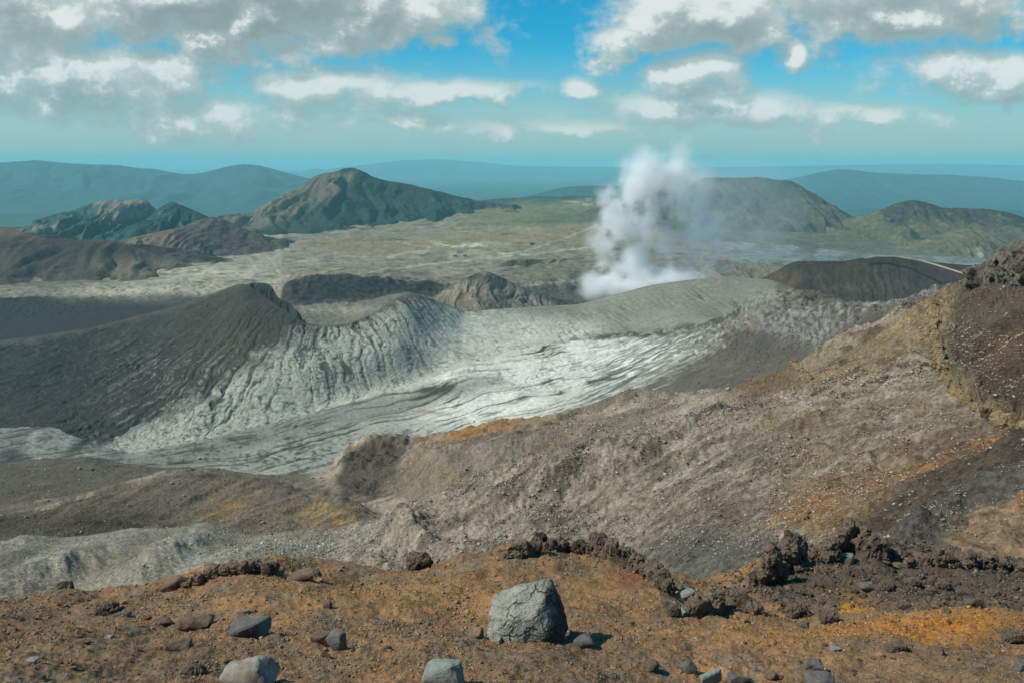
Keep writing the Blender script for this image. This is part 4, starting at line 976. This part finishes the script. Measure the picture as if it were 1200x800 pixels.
for i, (nm, px, py, w_, h_, mt, kd, lb) in enumerate(ROCKS):
    put_rock(nm, px, py, w_, h_, mt, lb, nm, seed=40 + i, kind=kd, deep=.8, rot=0 if w_ > 30 else None)

# lava outcrops : welded lumps, one mesh each
def outcrop(name, lumps, mat, label, seed, tl=(2.3, 4.06), amp=.09, cat='outcrop'):
    bm = bmesh.new(); rng = random.Random(seed); pts = []
    for lp in lumps:
        px, py, w_, h_ = lp[:4]; foot = lp[4] if len(lp) > 4 else py
        gx, gy, gz = ground_z(px, foot, *tl); s_ = gy / FPX; pts.append((gx, gy, gz + (foot - py) * s_ * 1.05, w_ * s_, h_ * s_))
    cx_, cy_, cz_ = [sum(p[i] for p in pts) / len(pts) for i in range(3)]
    def add(b2_, p, rot=0, tilt=0):
        tmp = bpy.data.meshes.new('tmp'); b2_.to_mesh(tmp); b2_.free()
        n0 = len(bm.verts); bm.from_mesh(tmp); bpy.data.meshes.remove(tmp); bm.verts.ensure_lookup_table()
        c_, s__ = math.cos(rot), math.sin(rot)
        for v_ in list(bm.verts)[n0:]:
            x_, y_, z_ = v_.co.x, v_.co.y, v_.co.z
            x_, z_ = x_ * math.cos(tilt) - z_ * math.sin(tilt), x_ * math.sin(tilt) + z_ * math.cos(tilt)
            v_.co = Vector((x_ * c_ - y_ * s__ + p[0], x_ * s__ + y_ * c_ + p[1], z_ + p[2]))
    for q, (gx, gy, gz, w_, h_) in enumerate(pts):
        b2_ = hull_bm(rng, (w_, w_ * rng.uniform(.7, 1.1), h_ * 1.5), 20, .6)
        roughen(b2_, w_ * amp, 5 / w_, rng.uniform(0, 50), 2, True, 0)
        add(b2_, (gx - cx_, gy - cy_, gz - cz_ + h_ * .15))
        if q:                                    # low rock that welds the lump to its nearest neighbour
            j_ = min(range(q), key=lambda k: math.dist(pts[k][:3], pts[q][:3])); o_ = pts[j_]
            d_ = math.dist(o_[:3], pts[q][:3])
            b2_ = bmesh.new(); bmesh.ops.create_cube(b2_, size=1)
            for v_ in b2_.verts: v_.co = Vector((v_.co.x * (d_ + .3 * w_), v_.co.y * min(w_, o_[3]) * .75 * rng.uniform(.9, 1.1), v_.co.z * h_ * rng.uniform(.9, 1.1) + .1 * h_))
            add(b2_, ((gx + o_[0]) / 2 - cx_, (gy + o_[1]) / 2 - cy_, (gz + o_[2]) / 2 - cz_), math.atan2(o_[1] - gy, o_[0] - gx), math.atan2(o_[2] - gz, math.hypot(o_[0] - gx, o_[1] - gy)))
    o = finish(name, bm, mat); o.location = (cx_, cy_, cz_ + EYE)
    mw_ = sum(p[3] for p in pts) / len(pts)
    rm_ = o.modifiers.new('weld', 'REMESH'); rm_.mode = 'VOXEL'; rm_.voxel_size = mw_ / 15
    dg = bpy.context.evaluated_depsgraph_get(); me = bpy.data.meshes.new_from_object(o.evaluated_get(dg)); o.modifiers.clear()
    b3_ = bmesh.new(); b3_.from_mesh(me)
    seen = set(); isl = []
    for v_ in b3_.verts:                          # keep the welded mass only
        if v_ in seen: continue
        st_ = [v_]; seen.add(v_); g_ = []
        while st_:
            a_ = st_.pop(); g_.append(a_)
            for e_ in a_.link_edges:
                b_ = e_.other_vert(a_)
                if b_ not in seen: seen.add(b_); st_.append(b_)
        isl.append(g_)
    isl.sort(key=len)
    for g_ in isl[:-1]: bmesh.ops.delete(b3_, geom=g_, context='VERTS')
    b3_.normal_update(); off = Vector((seed, seed * 2, 0))
    for v_ in b3_.verts:
        p = v_.co / mw_ + off
        v_.co += v_.normal * mw_ * (.10 * mnoise.noise(p * 2) + .09 * mnoise.noise(p * 4.7) + .05 * mnoise.noise(p * 9) - .07 * abs(mnoise.noise(p * 3.1)))
    b3_.to_mesh(me); b3_.free(); me.polygons.foreach_set('use_smooth', [False] * len(me.polygons))
    me.materials.clear(); me.materials.append(mat); o.data = me
    return tag(o, label, cat)
rg = random.Random(3)
def along(pts, n, w_, h_, j=3):
    out = []
    tot_ = sum(math.dist(pts[i], pts[i + 1]) for i in range(len(pts) - 1))
    for k in range(n):
        d_ = tot_ * k / (n - 1)
        for i in range(len(pts) - 1):
            L_ = math.dist(pts[i], pts[i + 1])
            if d_ <= L_ + 1e-6: break
            d_ -= L_
        t_ = d_ / L_
        px = pts[i][0] + (pts[i + 1][0] - pts[i][0]) * t_; py = pts[i][1] + (pts[i + 1][1] - pts[i][1]) * t_
        ww = w_ * rg.uniform(.5, 1.3); out.append((px + rg.uniform(-j, j), py + rg.uniform(-j * .6, j * .8), ww, ww * h_ / w_ * rg.uniform(.7, 1.3)))
    return out
def wall(top, foot, step, w_, h_):
    """lumps heaped from a foot line up to a top line; every lump: (px, py, w, h, foot py)"""
    out = []; a, b = top[0][0], top[-1][0]; x = a
    tx, ty = zip(*top); fx, fy = zip(*foot)
    while x <= b:
        t_ = float(np.interp(x, tx, ty)); f_ = float(np.interp(x, fx, fy)); y = f_
        while y >= t_ + h_ * .3:
            ww = w_ * rg.choice((.55, .7, .9, 1.1, 1.5)); out.append((x + rg.uniform(-2, 2), y + rg.uniform(-1.5, 1.5), ww, ww * h_ / w_ * rg.uniform(.8, 1.3), f_)); y -= h_ * .62
        x += step
    return out
outcrop('lava_outcrop', wall([(594, 646), (606, 638), (632, 626), (650, 631), (676, 634), (700, 628), (716, 636), (740, 644), (764, 652), (778, 664), (788, 690)],
                             [(594, 654), (640, 644), (700, 650), (730, 662), (760, 676), (775, 690), (788, 702)], 6.5, 13, 9), M_LAVA, 'long dark crust of crumbly lava along the ledge crest behind the big boulder', 11, amp=.11)
outcrop('lava_outcrop', wall([(812, 712), (820, 700), (832, 690), (850, 685), (868, 690), (880, 704), (890, 712)], [(812, 720), (850, 716), (890, 718)], 8, 17, 12), M_LAVA, 'black lava block with deep hollows, lowest of the lava masses right of the boulder', 12, amp=.12)
outcrop('lava_outcrop', wall([(886, 676), (890, 655), (900, 640), (915, 633), (930, 630), (944, 634), (950, 644)], [(886, 684), (915, 678), (930, 660), (950, 654)], 8, 16, 12), M_LAVA, 'tall dark lava knob with a cave-like shadow, left of the highest one', 13, amp=.12)
outcrop('lava_outcrop', wall([(966, 648), (976, 626), (990, 616), (1006, 612), (1018, 618), (1028, 636), (1036, 646)], [(966, 658), (1000, 648), (1036, 654)], 8, 16, 12), M_LAVA, 'highest dark lava knob on the right part of the ledge', 14, amp=.12)
put_rock('rock', 991, 660, 26, 15, M_GREY, 'smooth grey stone set at the foot of the highest lava knob', 'rock', seed=300)
outcrop('lava_outcrop', wall([(1040, 646), (1080, 648), (1110, 644), (1150, 652), (1215, 658)], [(1040, 662), (1110, 662), (1215, 672)], 8, 15, 8), M_LAVA, 'low band of broken dark lava along the ledge crest at the right edge', 15, amp=.11)
for q, (px, py, w_) in enumerate([(1040, 690, 20), (1058, 697, 15), (1072, 688, 22), (1092, 694, 16), (1108, 690, 20), (1128, 697, 13), (1060, 712, 18), (1090, 714, 13), (1165, 698, 18), (1020, 712, 12), (1110, 718, 12)]):
    put_rock('rock', px, py, w_, w_ * .55, M_LAVA, 'low crusty lava rock on the dark gravel right of the yellow sulphur patch', 'rock', seed=330 + q, kind='lava', group='crusty lava rocks right of the sulphur patch', sink=.35)
outcrop('lava_outcrop', wall([(216, 682), (240, 668), (262, 660), (300, 659), (332, 664)], [(216, 688), (240, 678), (262, 672), (300, 670), (332, 672)], 7, 12, 7), M_BROWN, 'brown crumbling rock rim along the left crest of the ledge', 17, amp=.10)
M_CRAG = stone_material('crag_rock', (96, 88, 78), (126, 118, 106), (70, 62, 54), 1.4, 1.0)
outcrop('rock_outcrop', wall([(1146, 318), (1156, 304), (1172, 297), (1190, 291), (1230, 284)], [(1146, 330), (1170, 326), (1200, 330), (1230, 330)], 9, 24, 16), M_CRAG, 'grey craggy outcrop on top of the slope at the right edge', 18, tl=(8, 11), amp=.11)
M_TAN = stone_material('layered_tan_rock', (124, 102, 74), (168, 146, 108), (70, 58, 46), 1.6, 1.0)
outcrop('rock_ledge', [(a_, b_, c_, c_ * .8) for a_, b_, c_, _ in along([(1096, 360), (1094, 380), (1098, 405), (1106, 438), (1118, 456), (1130, 470), (1150, 484), (1172, 493), (1196, 499), (1226, 508)], 95, 12, 10, 2.0)], M_TAN, 'long broken ledge of layered tan rock that curves down the right slope', 19, tl=(6.5, 10.9), amp=.13)
outcrop('rock_ledge', [(a_, b_, c_, c_ * .8) for a_, b_, c_, _ in along([(928, 424), (936, 432), (944, 440), (954, 446)], 16, 8, 7, 1)], M_TAN, 'short dark-cracked ledge of tan rock in the middle of the right slope', 20, tl=(6.5, 10.9), amp=.13)

# small loose stones one can count : individuals
rng = random.Random(77)
tmpl = {}
for key, mt in (('dark', M_LAVA), ('brown', M_BROWN), ('pale', M_PALE)):
    for k in range(5):
        bm = hull_bm(rng, (1, .8, .6), 13, .6); roughen(bm, .03, 4, k * 7 + 1, 1, False, .05)
        me = bpy.data.meshes.new('stone'); bm.to_mesh(me); bm.free(); me.materials.append(mt); tmpl[(key, k)] = me
LBL = {'dark': ('small dark lava stone lying loose on the ochre gravel', 'small dark stones on the gravel'),
       'brown': ('small brown stone lying loose on the ochre gravel', 'small brown stones on the gravel'),
       'pale': ('small pale stone lying loose on the ochre gravel', 'small pale stones on the gravel')}
cnt = 0
while cnt < 270:
    px = rng.uniform(0, 1200)
    py = rng.uniform(695, 800)
    if rng.random() > (.35 + .65 * (px > 850 or px < 330 or py > 760)): continue
    try: gx, gy, gz = ground_z(px, py, 1.6, 4.05)
    except Exception: continue
    key = rng.choices(('dark', 'brown', 'pale'), (.4, .4, .2))[0]
    size = min(13, 2.6 + rng.expovariate(.40)) * gy / FPX
    o = bpy.data.objects.new('stone', tmpl[(key, rng.randrange(5))]); COL.objects.link(o)
    o.location = (gx, gy, gz + EYE + size * .12); o.scale = (size, size * rng.uniform(.7, 1.1), size * rng.uniform(.7, 1.2))
    o.rotation_euler = (rng.uniform(-.3, .3), rng.uniform(-.3, .3), rng.uniform(0, 6.28))
    tag(o, LBL[key][0], 'stone', LBL[key][1]); cnt += 1

# gravel and scree nobody could count
def scatter(name, pos, size, colr, mat, seed, z_sink=.15):
    """many low-poly stones in one mesh"""
    rngn = np.random.default_rng(seed); pool = []
    rr_ = random.Random(seed)
    for k in range(8):
        bm = hull_bm(rr_, (1, .85, .7), 9, .7); bmesh.ops.triangulate(bm, faces=bm.faces); bm.verts.index_update()
        pool.append((np.array([v_.co[:] for v_ in bm.verts], np.float32), np.array([[v_.index for v_ in f.verts] for f in bm.faces], np.int32))); bm.free()
    which = rngn.integers(0, 8, len(pos)); vs, fs_, cs = [], [], []; base = 0
    for k in range(8):
        V_, F_ = pool[k]; id_ = np.flatnonzero(which == k); n = len(id_)
        if n == 0: continue
        a = rngn.uniform(0, 6.28, n); ca, sa = np.cos(a)[:, None], np.sin(a)[:, None]
        x = V_[None, :, 0] * ca - V_[None, :, 1] * sa; y = V_[None, :, 0] * sa + V_[None, :, 1] * ca
        z = V_[None, :, 2] * rngn.uniform(.6, 1.2, n)[:, None]
        sz = size[id_][:, None]
        P_ = np.stack([x * sz + pos[id_, 0][:, None], y * sz + pos[id_, 1][:, None], z * sz + pos[id_, 2][:, None] + sz * z_sink + EYE], -1)
        vs.append(P_.reshape(-1, 3)); nv = len(V_)
        fs_.append((F_[None] + (base + np.arange(n) * nv)[:, None, None]).reshape(-1, 3)); base += n * nv
        cs.append(np.repeat(colr[id_], nv, axis=0))
    vs = np.concatenate(vs).astype(np.float32); fs_ = np.concatenate(fs_).astype(np.int32); cs = np.concatenate(cs)
    me = bpy.data.meshes.new(name); me.vertices.add(len(vs)); me.vertices.foreach_set('co', vs.ravel())
    me.loops.add(fs_.size); me.loops.foreach_set('vertex_index', fs_.ravel()); me.polygons.add(len(fs_))
    me.polygons.foreach_set('loop_start', np.arange(0, fs_.size, 3, dtype=np.int32)); me.polygons.foreach_set('loop_total', np.full(len(fs_), 3, np.int32))
    me.update(calc_edges=True)
    a_ = me.attributes.new('albedo', 'FLOAT_COLOR', 'POINT'); c4 = np.ones((len(vs), 4), np.float32); c4[:, :3] = cs; a_.data.foreach_set('color', c4.ravel())
    me.materials.append(mat); o = bpy.data.objects.new(name, me); COL.objects.link(o); return o
rn = np.random.default_rng(8)
def pick(lo, hi, n, wfn):
    r = rows(lo, hi); vis = (MX[r] > -60) & (MX[r] < 1260) & (MY[r] < 860)
    wgt = wfn(r) * vis; wgt = wgt.ravel().astype(np.float64); wgt /= wgt.sum()
    k = np.searchsorted(np.cumsum(wgt), rn.random(n)); k = np.clip(k, 0, wgt.size - 1)
    i, j = np.unravel_index(k, MX[r].shape); i = i + r.start
    jit = rn.uniform(-.5, .5, (n, 1)) * GS[i, j][:, None]
    return i, j, np.stack([X[i, j] + jit[:, 0], Y[i, j], Zf[i, j]], -1)
def tint(palette, n, i, j, keep):
    pal = np.array([alb(c) for c in palette]); c = pal[rn.integers(0, len(pal), n)] * rn.uniform(.75, 1.25, (n, 1))
    return np.clip(c * (1 - keep) + C[i, j] * keep * rn.uniform(.9, 1.6, (n, 1)), .01, .7).astype(np.float32)
N = 60000
i, j, P_ = pick(1.6, 5.1, N, lambda r: .3 + ss(fbm(X[r] / 1.5, Y[r] / 1.5, 3, 401), -.2, .4))
sz = np.minimum(1.1 + rn.exponential(.95, N), 7) * np.maximum(P_[:, 1], 5) / FPX
tag(scatter('gravel', P_, sz.astype(np.float32), tint([(176, 156, 124), (120, 94, 68), (80, 66, 54), (176, 134, 80), (140, 130, 114)], N, i, j, .45), M_STONES, 1), kind='stuff')
N = 70000
def wscree(r):
    a = ss(st_a[r] * .7 + .9 * n_l[r] + .7 * n_m[r], -.25, .5)
    b = ss(poly_sd(MX[r], MY[r], [(440, 640), (500, 580), (640, 530), (760, 470), (900, 480), (1080, 380), (1300, 300), (1300, 700), (300, 700), (250, 660), (330, 640)]), -25, 30)
    return .015 + a * b + .6 * np.exp(-(((MX[r] - 370) / 120) ** 2 + ((MY[r] - 655) / 26) ** 2))
i, j, P_ = pick(5.4, 11.3, N, wscree)
sz = np.minimum(1.0 + rn.exponential(.9, N), 8) * P_[:, 1] / FPX
tag(scatter('scree', P_, sz.astype(np.float32), tint([(176, 164, 146), (154, 144, 130), (126, 116, 100), (190, 180, 162), (92, 84, 76)], N, i, j, .28), M_STONES, 2), kind='stuff')
N = 16000
i, j, P_ = pick(10.8, 14.2, N, lambda r: ss(MX[r], 720, 860) * (.2 + crag[r]) + .02)
sz = np.minimum(.8 + rn.exponential(.6, N), 4) * P_[:, 1] / FPX
tag(scatter('rubble', P_, sz.astype(np.float32), tint([(140, 134, 128), (104, 96, 90), (80, 74, 70)], N, i, j, .4), M_STONES, 3), kind='stuff')

N = 5000
i, j, P_ = pick(2.4, 4.4, N, lambda r: ss(poly_sd(MX[r], MY[r], [(800, 715), (830, 695), (890, 650), (980, 622), (1060, 640), (1300, 650), (1300, 715), (1060, 722), (960, 705), (880, 725)]), -8, 12) + .25 * ss(poly_sd(MX[r], MY[r], [(580, 655), (640, 630), (760, 640), (800, 690), (780, 700), (740, 665), (640, 648)]), -4, 8))
sz = np.minimum(2.2 + rn.exponential(2.2, N), 12) * P_[:, 1] / FPX
tag(scatter('lava_rubble', P_, sz.astype(np.float32), tint([(92, 84, 74), (76, 68, 60), (60, 54, 48), (110, 100, 88)], N, i, j, .15), M_STONES, 4), kind='stuff')

# ------------------------------------------------------------------ steam
def steam():
    D0 = 1610.0; s_ = D0 / FPX
    B = [  # px, py, rx, ry (image pixels), depth offset m, strength
        (752, 332, 48, 14, 0, 3.0), (714, 341, 22, 10, 0, 1.5), (722, 322, 20, 13, 10, .8), (756, 318, 22, 18, 0, .7), (742, 300, 13, 22, -5, .65),
        (712, 284, 18, 34, 20, .42), (722, 248, 24, 26, 10, .5), (738, 232, 26, 24, 0, .65), (764, 212, 32, 22, 0, .8), (752, 196, 20, 18, 0, .5), (798, 190, 13, 20, 0, .5), (792, 216, 26, 18, 10, .55),
        (748, 262, 30, 24, 20, .36), (770, 290, 26, 34, 30, .22), (812, 250, 28, 34, 20, .42), (828, 285, 24, 30, 20, .36), (805, 215, 34, 20, 20, .45), (822, 316, 9, 15, 0, .7), (824, 330, 16, 7, 0, .6), (790, 322, 30, 12, 20, .35), (800, 168, 16, 12, 0, .14)]
    x0, _, z0 = at(680, 352, D0); x1, _, z1 = at(872, 150, D0)
    # closed plume-shaped hull
    prof = [(352, 692, 850), (335, 680, 862), (310, 678, 868), (280, 682, 872), (250, 688, 870), (225, 696, 862), (205, 712, 850), (188, 728, 838), (172, 746, 830), (158, 768, 824), (148, 784, 812)]
    bm = bmesh.new(); rings = []
    for (py, a, b) in [(q[0], q[1] - 26, q[2] + 16) for q in prof]:
        xa, _, z_ = at(a, py, D0); xb, _, _ = at(b, py, D0); cx_, r_x = (xa + xb) / 2, (xb - xa) / 2
        ry_ = min(r_x, 95)
        rings.append([bm.verts.new((cx_ + r_x * math.cos(t_), D0 + ry_ * math.sin(t_), z_ + EYE)) for t_ in [k * 2 * math.pi / 28 for k in range(28)]])
    for a, b in zip(rings, rings[1:]):
        for k in range(28): bm.faces.new((a[k], a[(k + 1) % 28], b[(k + 1) % 28], b[k]))
    bm.faces.new(rings[0][::-1]); bm.faces.new(rings[-1])
    bmesh.ops.recalc_face_normals(bm, faces=bm.faces)
    me = bpy.data.meshes.new('steam_plume'); bm.to_mesh(me); bm.free()
    o = bpy.data.objects.new('steam_plume', me); COL.objects.link(o)
    m = bpy.data.materials.new('steam'); m.use_nodes = True; t = NT(m.node_tree)
    tcd = t.n('ShaderNodeTexCoord'); P = tcd.outputs['Object']
    nz = t.n('ShaderNodeTexNoise'); t.put(nz.inputs['Vector'], P); nz.inputs['Scale'].default_value = 1 / 55; nz.inputs['Detail'].default_value = 3
    wv_ = t.n('ShaderNodeVectorMath', operation='SUBTRACT'); t.put(wv_.inputs[0], nz.outputs['Color']); wv_.inputs[1].default_value = (.5, .5, .5)
    wm = t.n('ShaderNodeVectorMath', operation='MULTIPLY_ADD'); t.put(wm.inputs[0], wv_.outputs[0]); wm.inputs[1].default_value = (64, 64, 64); t.put(wm.inputs[2], P)
    tot_ = None
    for (px, py, rx, ry, dy, a) in B:
        bx, by, bz = at(px, py, D0)
        v1 = t.n('ShaderNodeVectorMath', operation='SUBTRACT'); t.put(v1.inputs[0], wm.outputs[0]); v1.inputs[1].default_value = (bx, D0 + dy, bz + EYE)
        v2 = t.n('ShaderNodeVectorMath', operation='MULTIPLY'); t.put(v2.inputs[0], v1.outputs[0]); v2.inputs[1].default_value = (1 / (rx * s_), 1 / (max(rx, ry) * s_), 1 / (ry * s_))
        dt = t.n('ShaderNodeVectorMath', operation='DOT_PRODUCT'); t.put(dt.inputs[0], v2.outputs[0]); t.put(dt.inputs[1], v2.outputs[0])
        e = t.m('MULTIPLY', t.m('EXPONENT', t.m('MULTIPLY', dt.outputs['Value'], -1.3)), a)
        tot_ = e if tot_ is None else t.m('ADD', tot_, e)
    n2_ = t.noise(P, 1 / 46, 5, .58)
    d_ = t.m('MULTIPLY', tot_, t.ramp(n2_, .40, .60))
    d_ = t.m('MULTIPLY', t.m('MAXIMUM', t.m('SUBTRACT', d_, .03), 0.0), .08)
    pv = t.n('ShaderNodeVolumePrincipled'); pv.inputs['Color'].default_value = (1, 1, .985, 1); t.put(pv.inputs['Density'], d_); pv.inputs['Anisotropy'].default_value = .1
    ou = t.n('ShaderNodeOutputMaterial'); t.put(ou.inputs[1], pv.outputs[0])
    m.cycles.volume_step_rate = .35
    me.materials.append(m)
    return tag(o, 'billowing white steam plume rising from the active crater behind the grey rim', 'steam')
steam()
def drift():
    """thin veil of vapour blown to the right of the plume"""
    x0, _, z0 = at(815, 312, 1750); x1, _, z1 = at(965, 185, 1750)
    bm = bmesh.new(); bmesh.ops.create_icosphere(bm, subdivisions=3, radius=1.0)
    for v_ in bm.verts:
        v_.co = Vector(((x0 + x1) / 2 + v_.co.x * (x1 - x0) * .75, 1780 + v_.co.y * 130, EYE + (z0 + z1) / 2 + v_.co.z * (z1 - z0) * .62))
    me = bpy.data.meshes.new('vapour'); bm.to_mesh(me); bm.free(); o = bpy.data.objects.new('vapour', me); COL.objects.link(o)
    m = bpy.data.materials.new('vapour_air'); m.use_nodes = True; t = NT(m.node_tree)
    g_ = t.n('ShaderNodeTexCoord'); P = g_.outputs['Object']; n = t.noise(P, 1 / 120, 3, .5)
    c_ = t.n('ShaderNodeVectorMath', operation='SUBTRACT'); t.put(c_.inputs[0], P); c_.inputs[1].default_value = ((x0 + x1) / 2 - 30, 1780, EYE + (z0 + z1) / 2)
    k_ = t.n('ShaderNodeVectorMath', operation='MULTIPLY'); t.put(k_.inputs[0], c_.outputs[0]); k_.inputs[1].default_value = (1 / ((x1 - x0) * .75), 1 / 130, 1 / ((z1 - z0) * .62))
    l_ = t.n('ShaderNodeVectorMath', operation='LENGTH'); t.put(l_.inputs[0], k_.outputs[0])
    d_ = t.m('MULTIPLY', t.m('MULTIPLY', t.ramp(l_.outputs['Value'], 1.0, .2), t.ramp(n, .3, .6)), .0030)
    pv = t.n('ShaderNodeVolumePrincipled'); pv.inputs['Color'].default_value = (.85, .96, .97, 1); t.put(pv.inputs['Density'], d_)
    ou = t.n('ShaderNodeOutputMaterial'); t.put(ou.inputs[1], pv.outputs[0]); me.materials.append(m)
    return tag(o, kind='stuff')
drift()

# ------------------------------------------------------------------ trail and small buildings
def ribbon(name, pts, wid, mat, lift=.6, tl=None):
    bm = bmesh.new(); P3 = []
    for a, b in zip(pts, pts[1:]):
        for k in range(8): P3.append([a[i] + (b[i] - a[i]) * k / 8 for i in range(3)])
    P3.append(list(pts[-1])); rows_ = []
    for k, (px, py, D) in enumerate(P3):
        p = Vector(at(px, py, D)); q = Vector(at(*P3[min(k + 1, len(P3) - 1)])) if k < len(P3) - 1 else p + (p - Vector(at(*P3[k - 1])))
        d_ = (q - p); nrm = Vector((-d_.y, d_.x, 0)).normalized() * wid / 2
        rows_.append([bm.verts.new(Vector((0, 0, EYE)) + p + nrm * s1 + Vector((0, 0, lift - dz_))) for s1, dz_ in ((-1, 2.0), (-1, 0), (1, 0), (1, 2.0))])
    for a, b in zip(rows_, rows_[1:]):
        for k in range(3): bm.faces.new((a[k], a[k + 1], b[k + 1], b[k]))
    bmesh.ops.recalc_face_normals(bm, faces=bm.faces)
    o = finish(name, bm, mat); return tag(o, kind='structure')
M_PATH = stone_material('trodden_path', (168, 156, 132), (188, 176, 150), (140, 126, 106), .4, .2)
ribbon('path', [(1012, 303, 1485), (1030, 300.5, 1485), (1048, 300.5, 1480), (1066, 303, 1470), (1080, 305.5, 1455), (1096, 310, 1430), (1112, 315, 1400), (1132, 321.5, 1370)], 3.0, M_PATH, 1.0)
def flatmat(name, c, r=.8):
    m = bpy.data.materials.new(name); m.use_nodes = True; t = NT(m.node_tree)
    g_ = t.n('ShaderNodeTexCoord'); c_ = t.mixc(t.noise(g_.outputs['Object'], .6, 5, .6), tuple(alb(c) * .85), tuple(alb(c)))
    b = t.n('ShaderNodeBsdfPrincipled'); t.put(b.inputs['Base Color'], c_); b.inputs['Roughness'].default_value = r
    o = t.n('ShaderNodeOutputMaterial'); t.put(o.inputs[0], b.outputs[0]); return m
M_WHITE = flatmat('white_wall', (226, 226, 220)); M_ROOF = flatmat('grey_roof', (150, 146, 136)); M_DARKW = flatmat('dark_window', (52, 56, 58), .3)
def house(px, py, tl, w_, d_, h_, label, ridge=True, rot=0.0, wall=M_WHITE, roof=M_ROOF, sink=1.0):
    gx, gy, gz = ground_z(px, py, *tl)
    r_ = bpy.data.objects.new('building', None); COL.objects.link(r_); r_.location = (gx, gy, gz + EYE); r_.rotation_euler = (0, 0, rot)
    tag(r_, label, 'building')
    def box(name, x0, x1, y0, y1, z0, z1, m):
        bm = bmesh.new(); bmesh.ops.create_cube(bm, size=1)
        for v_ in bm.verts: v_.co = Vector((x0 + (x1 - x0) * (v_.co.x + .5), y0 + (y1 - y0) * (v_.co.y + .5), z0 + (z1 - z0) * (v_.co.z + .5)))
        o = finish(name, bm, m); o.parent = r_; return o
    box('wall', -w_ / 2, w_ / 2, -d_ / 2, d_ / 2, -sink, h_, wall)
    bm = bmesh.new(); e = .6; hh = h_ * .45 if ridge else .5
    v_ = [bm.verts.new(p) for p in ((-w_/2-e, -d_/2-e, h_+.01), (w_/2+e, -d_/2-e, h_+.01), (w_/2+e, d_/2+e, h_+.01), (-w_/2-e, d_/2+e, h_+.01), (-w_/2-e, 0, h_+hh), (w_/2+e, 0, h_+hh))]
    for f in ((0, 3, 2, 1), (0, 1, 5, 4), (3, 4, 5, 2), (0, 4, 3), (1, 2, 5)): bm.faces.new([v_[k] for k in f])
    o = finish('roof', bm, roof); o.parent = r_
    n = max(2, int(w_ / 5))
    for k in range(n):
        x = -w_ / 2 + w_ * (k + .5) / n; box('window', x - .9, x + .9, -d_ / 2 - .06, -d_ / 2 + .02, h_ * .45, h_ * .8, M_DARKW)
    return r_
house(690, 236, (21, 24), 34, 16, 11, 'tallest white building alone on the green plateau, left of the steam', sink=4)
house(677, 236, (21, 24), 26, 12, 5, 'low white building just left of the tallest white one on the plateau', sink=4)
house(703, 239, (21, 24), 30, 12, 5, 'low white building just right of the tallest white one on the plateau', sink=4)
house(534, 301, (19.5, 22.8), 10, 7, 5, 'small grey hut, left one of the pair beyond the crater cone', wall=flatmat('grey_concrete', (150, 146, 134)), sink=2)
house(545, 301, (19.5, 22.8), 9, 7, 6, 'small grey hut, right one of the pair beyond the crater cone', wall=flatmat('pale_concrete', (164, 160, 146)), sink=2)
house(624, 287, (19.5, 23), 11, 8, 4, 'small dark-roofed hut alone on the pale ash beside the road', wall=flatmat('dark_timber', (80, 70, 60)), roof=flatmat('dark_roof', (62, 52, 46)), sink=2)
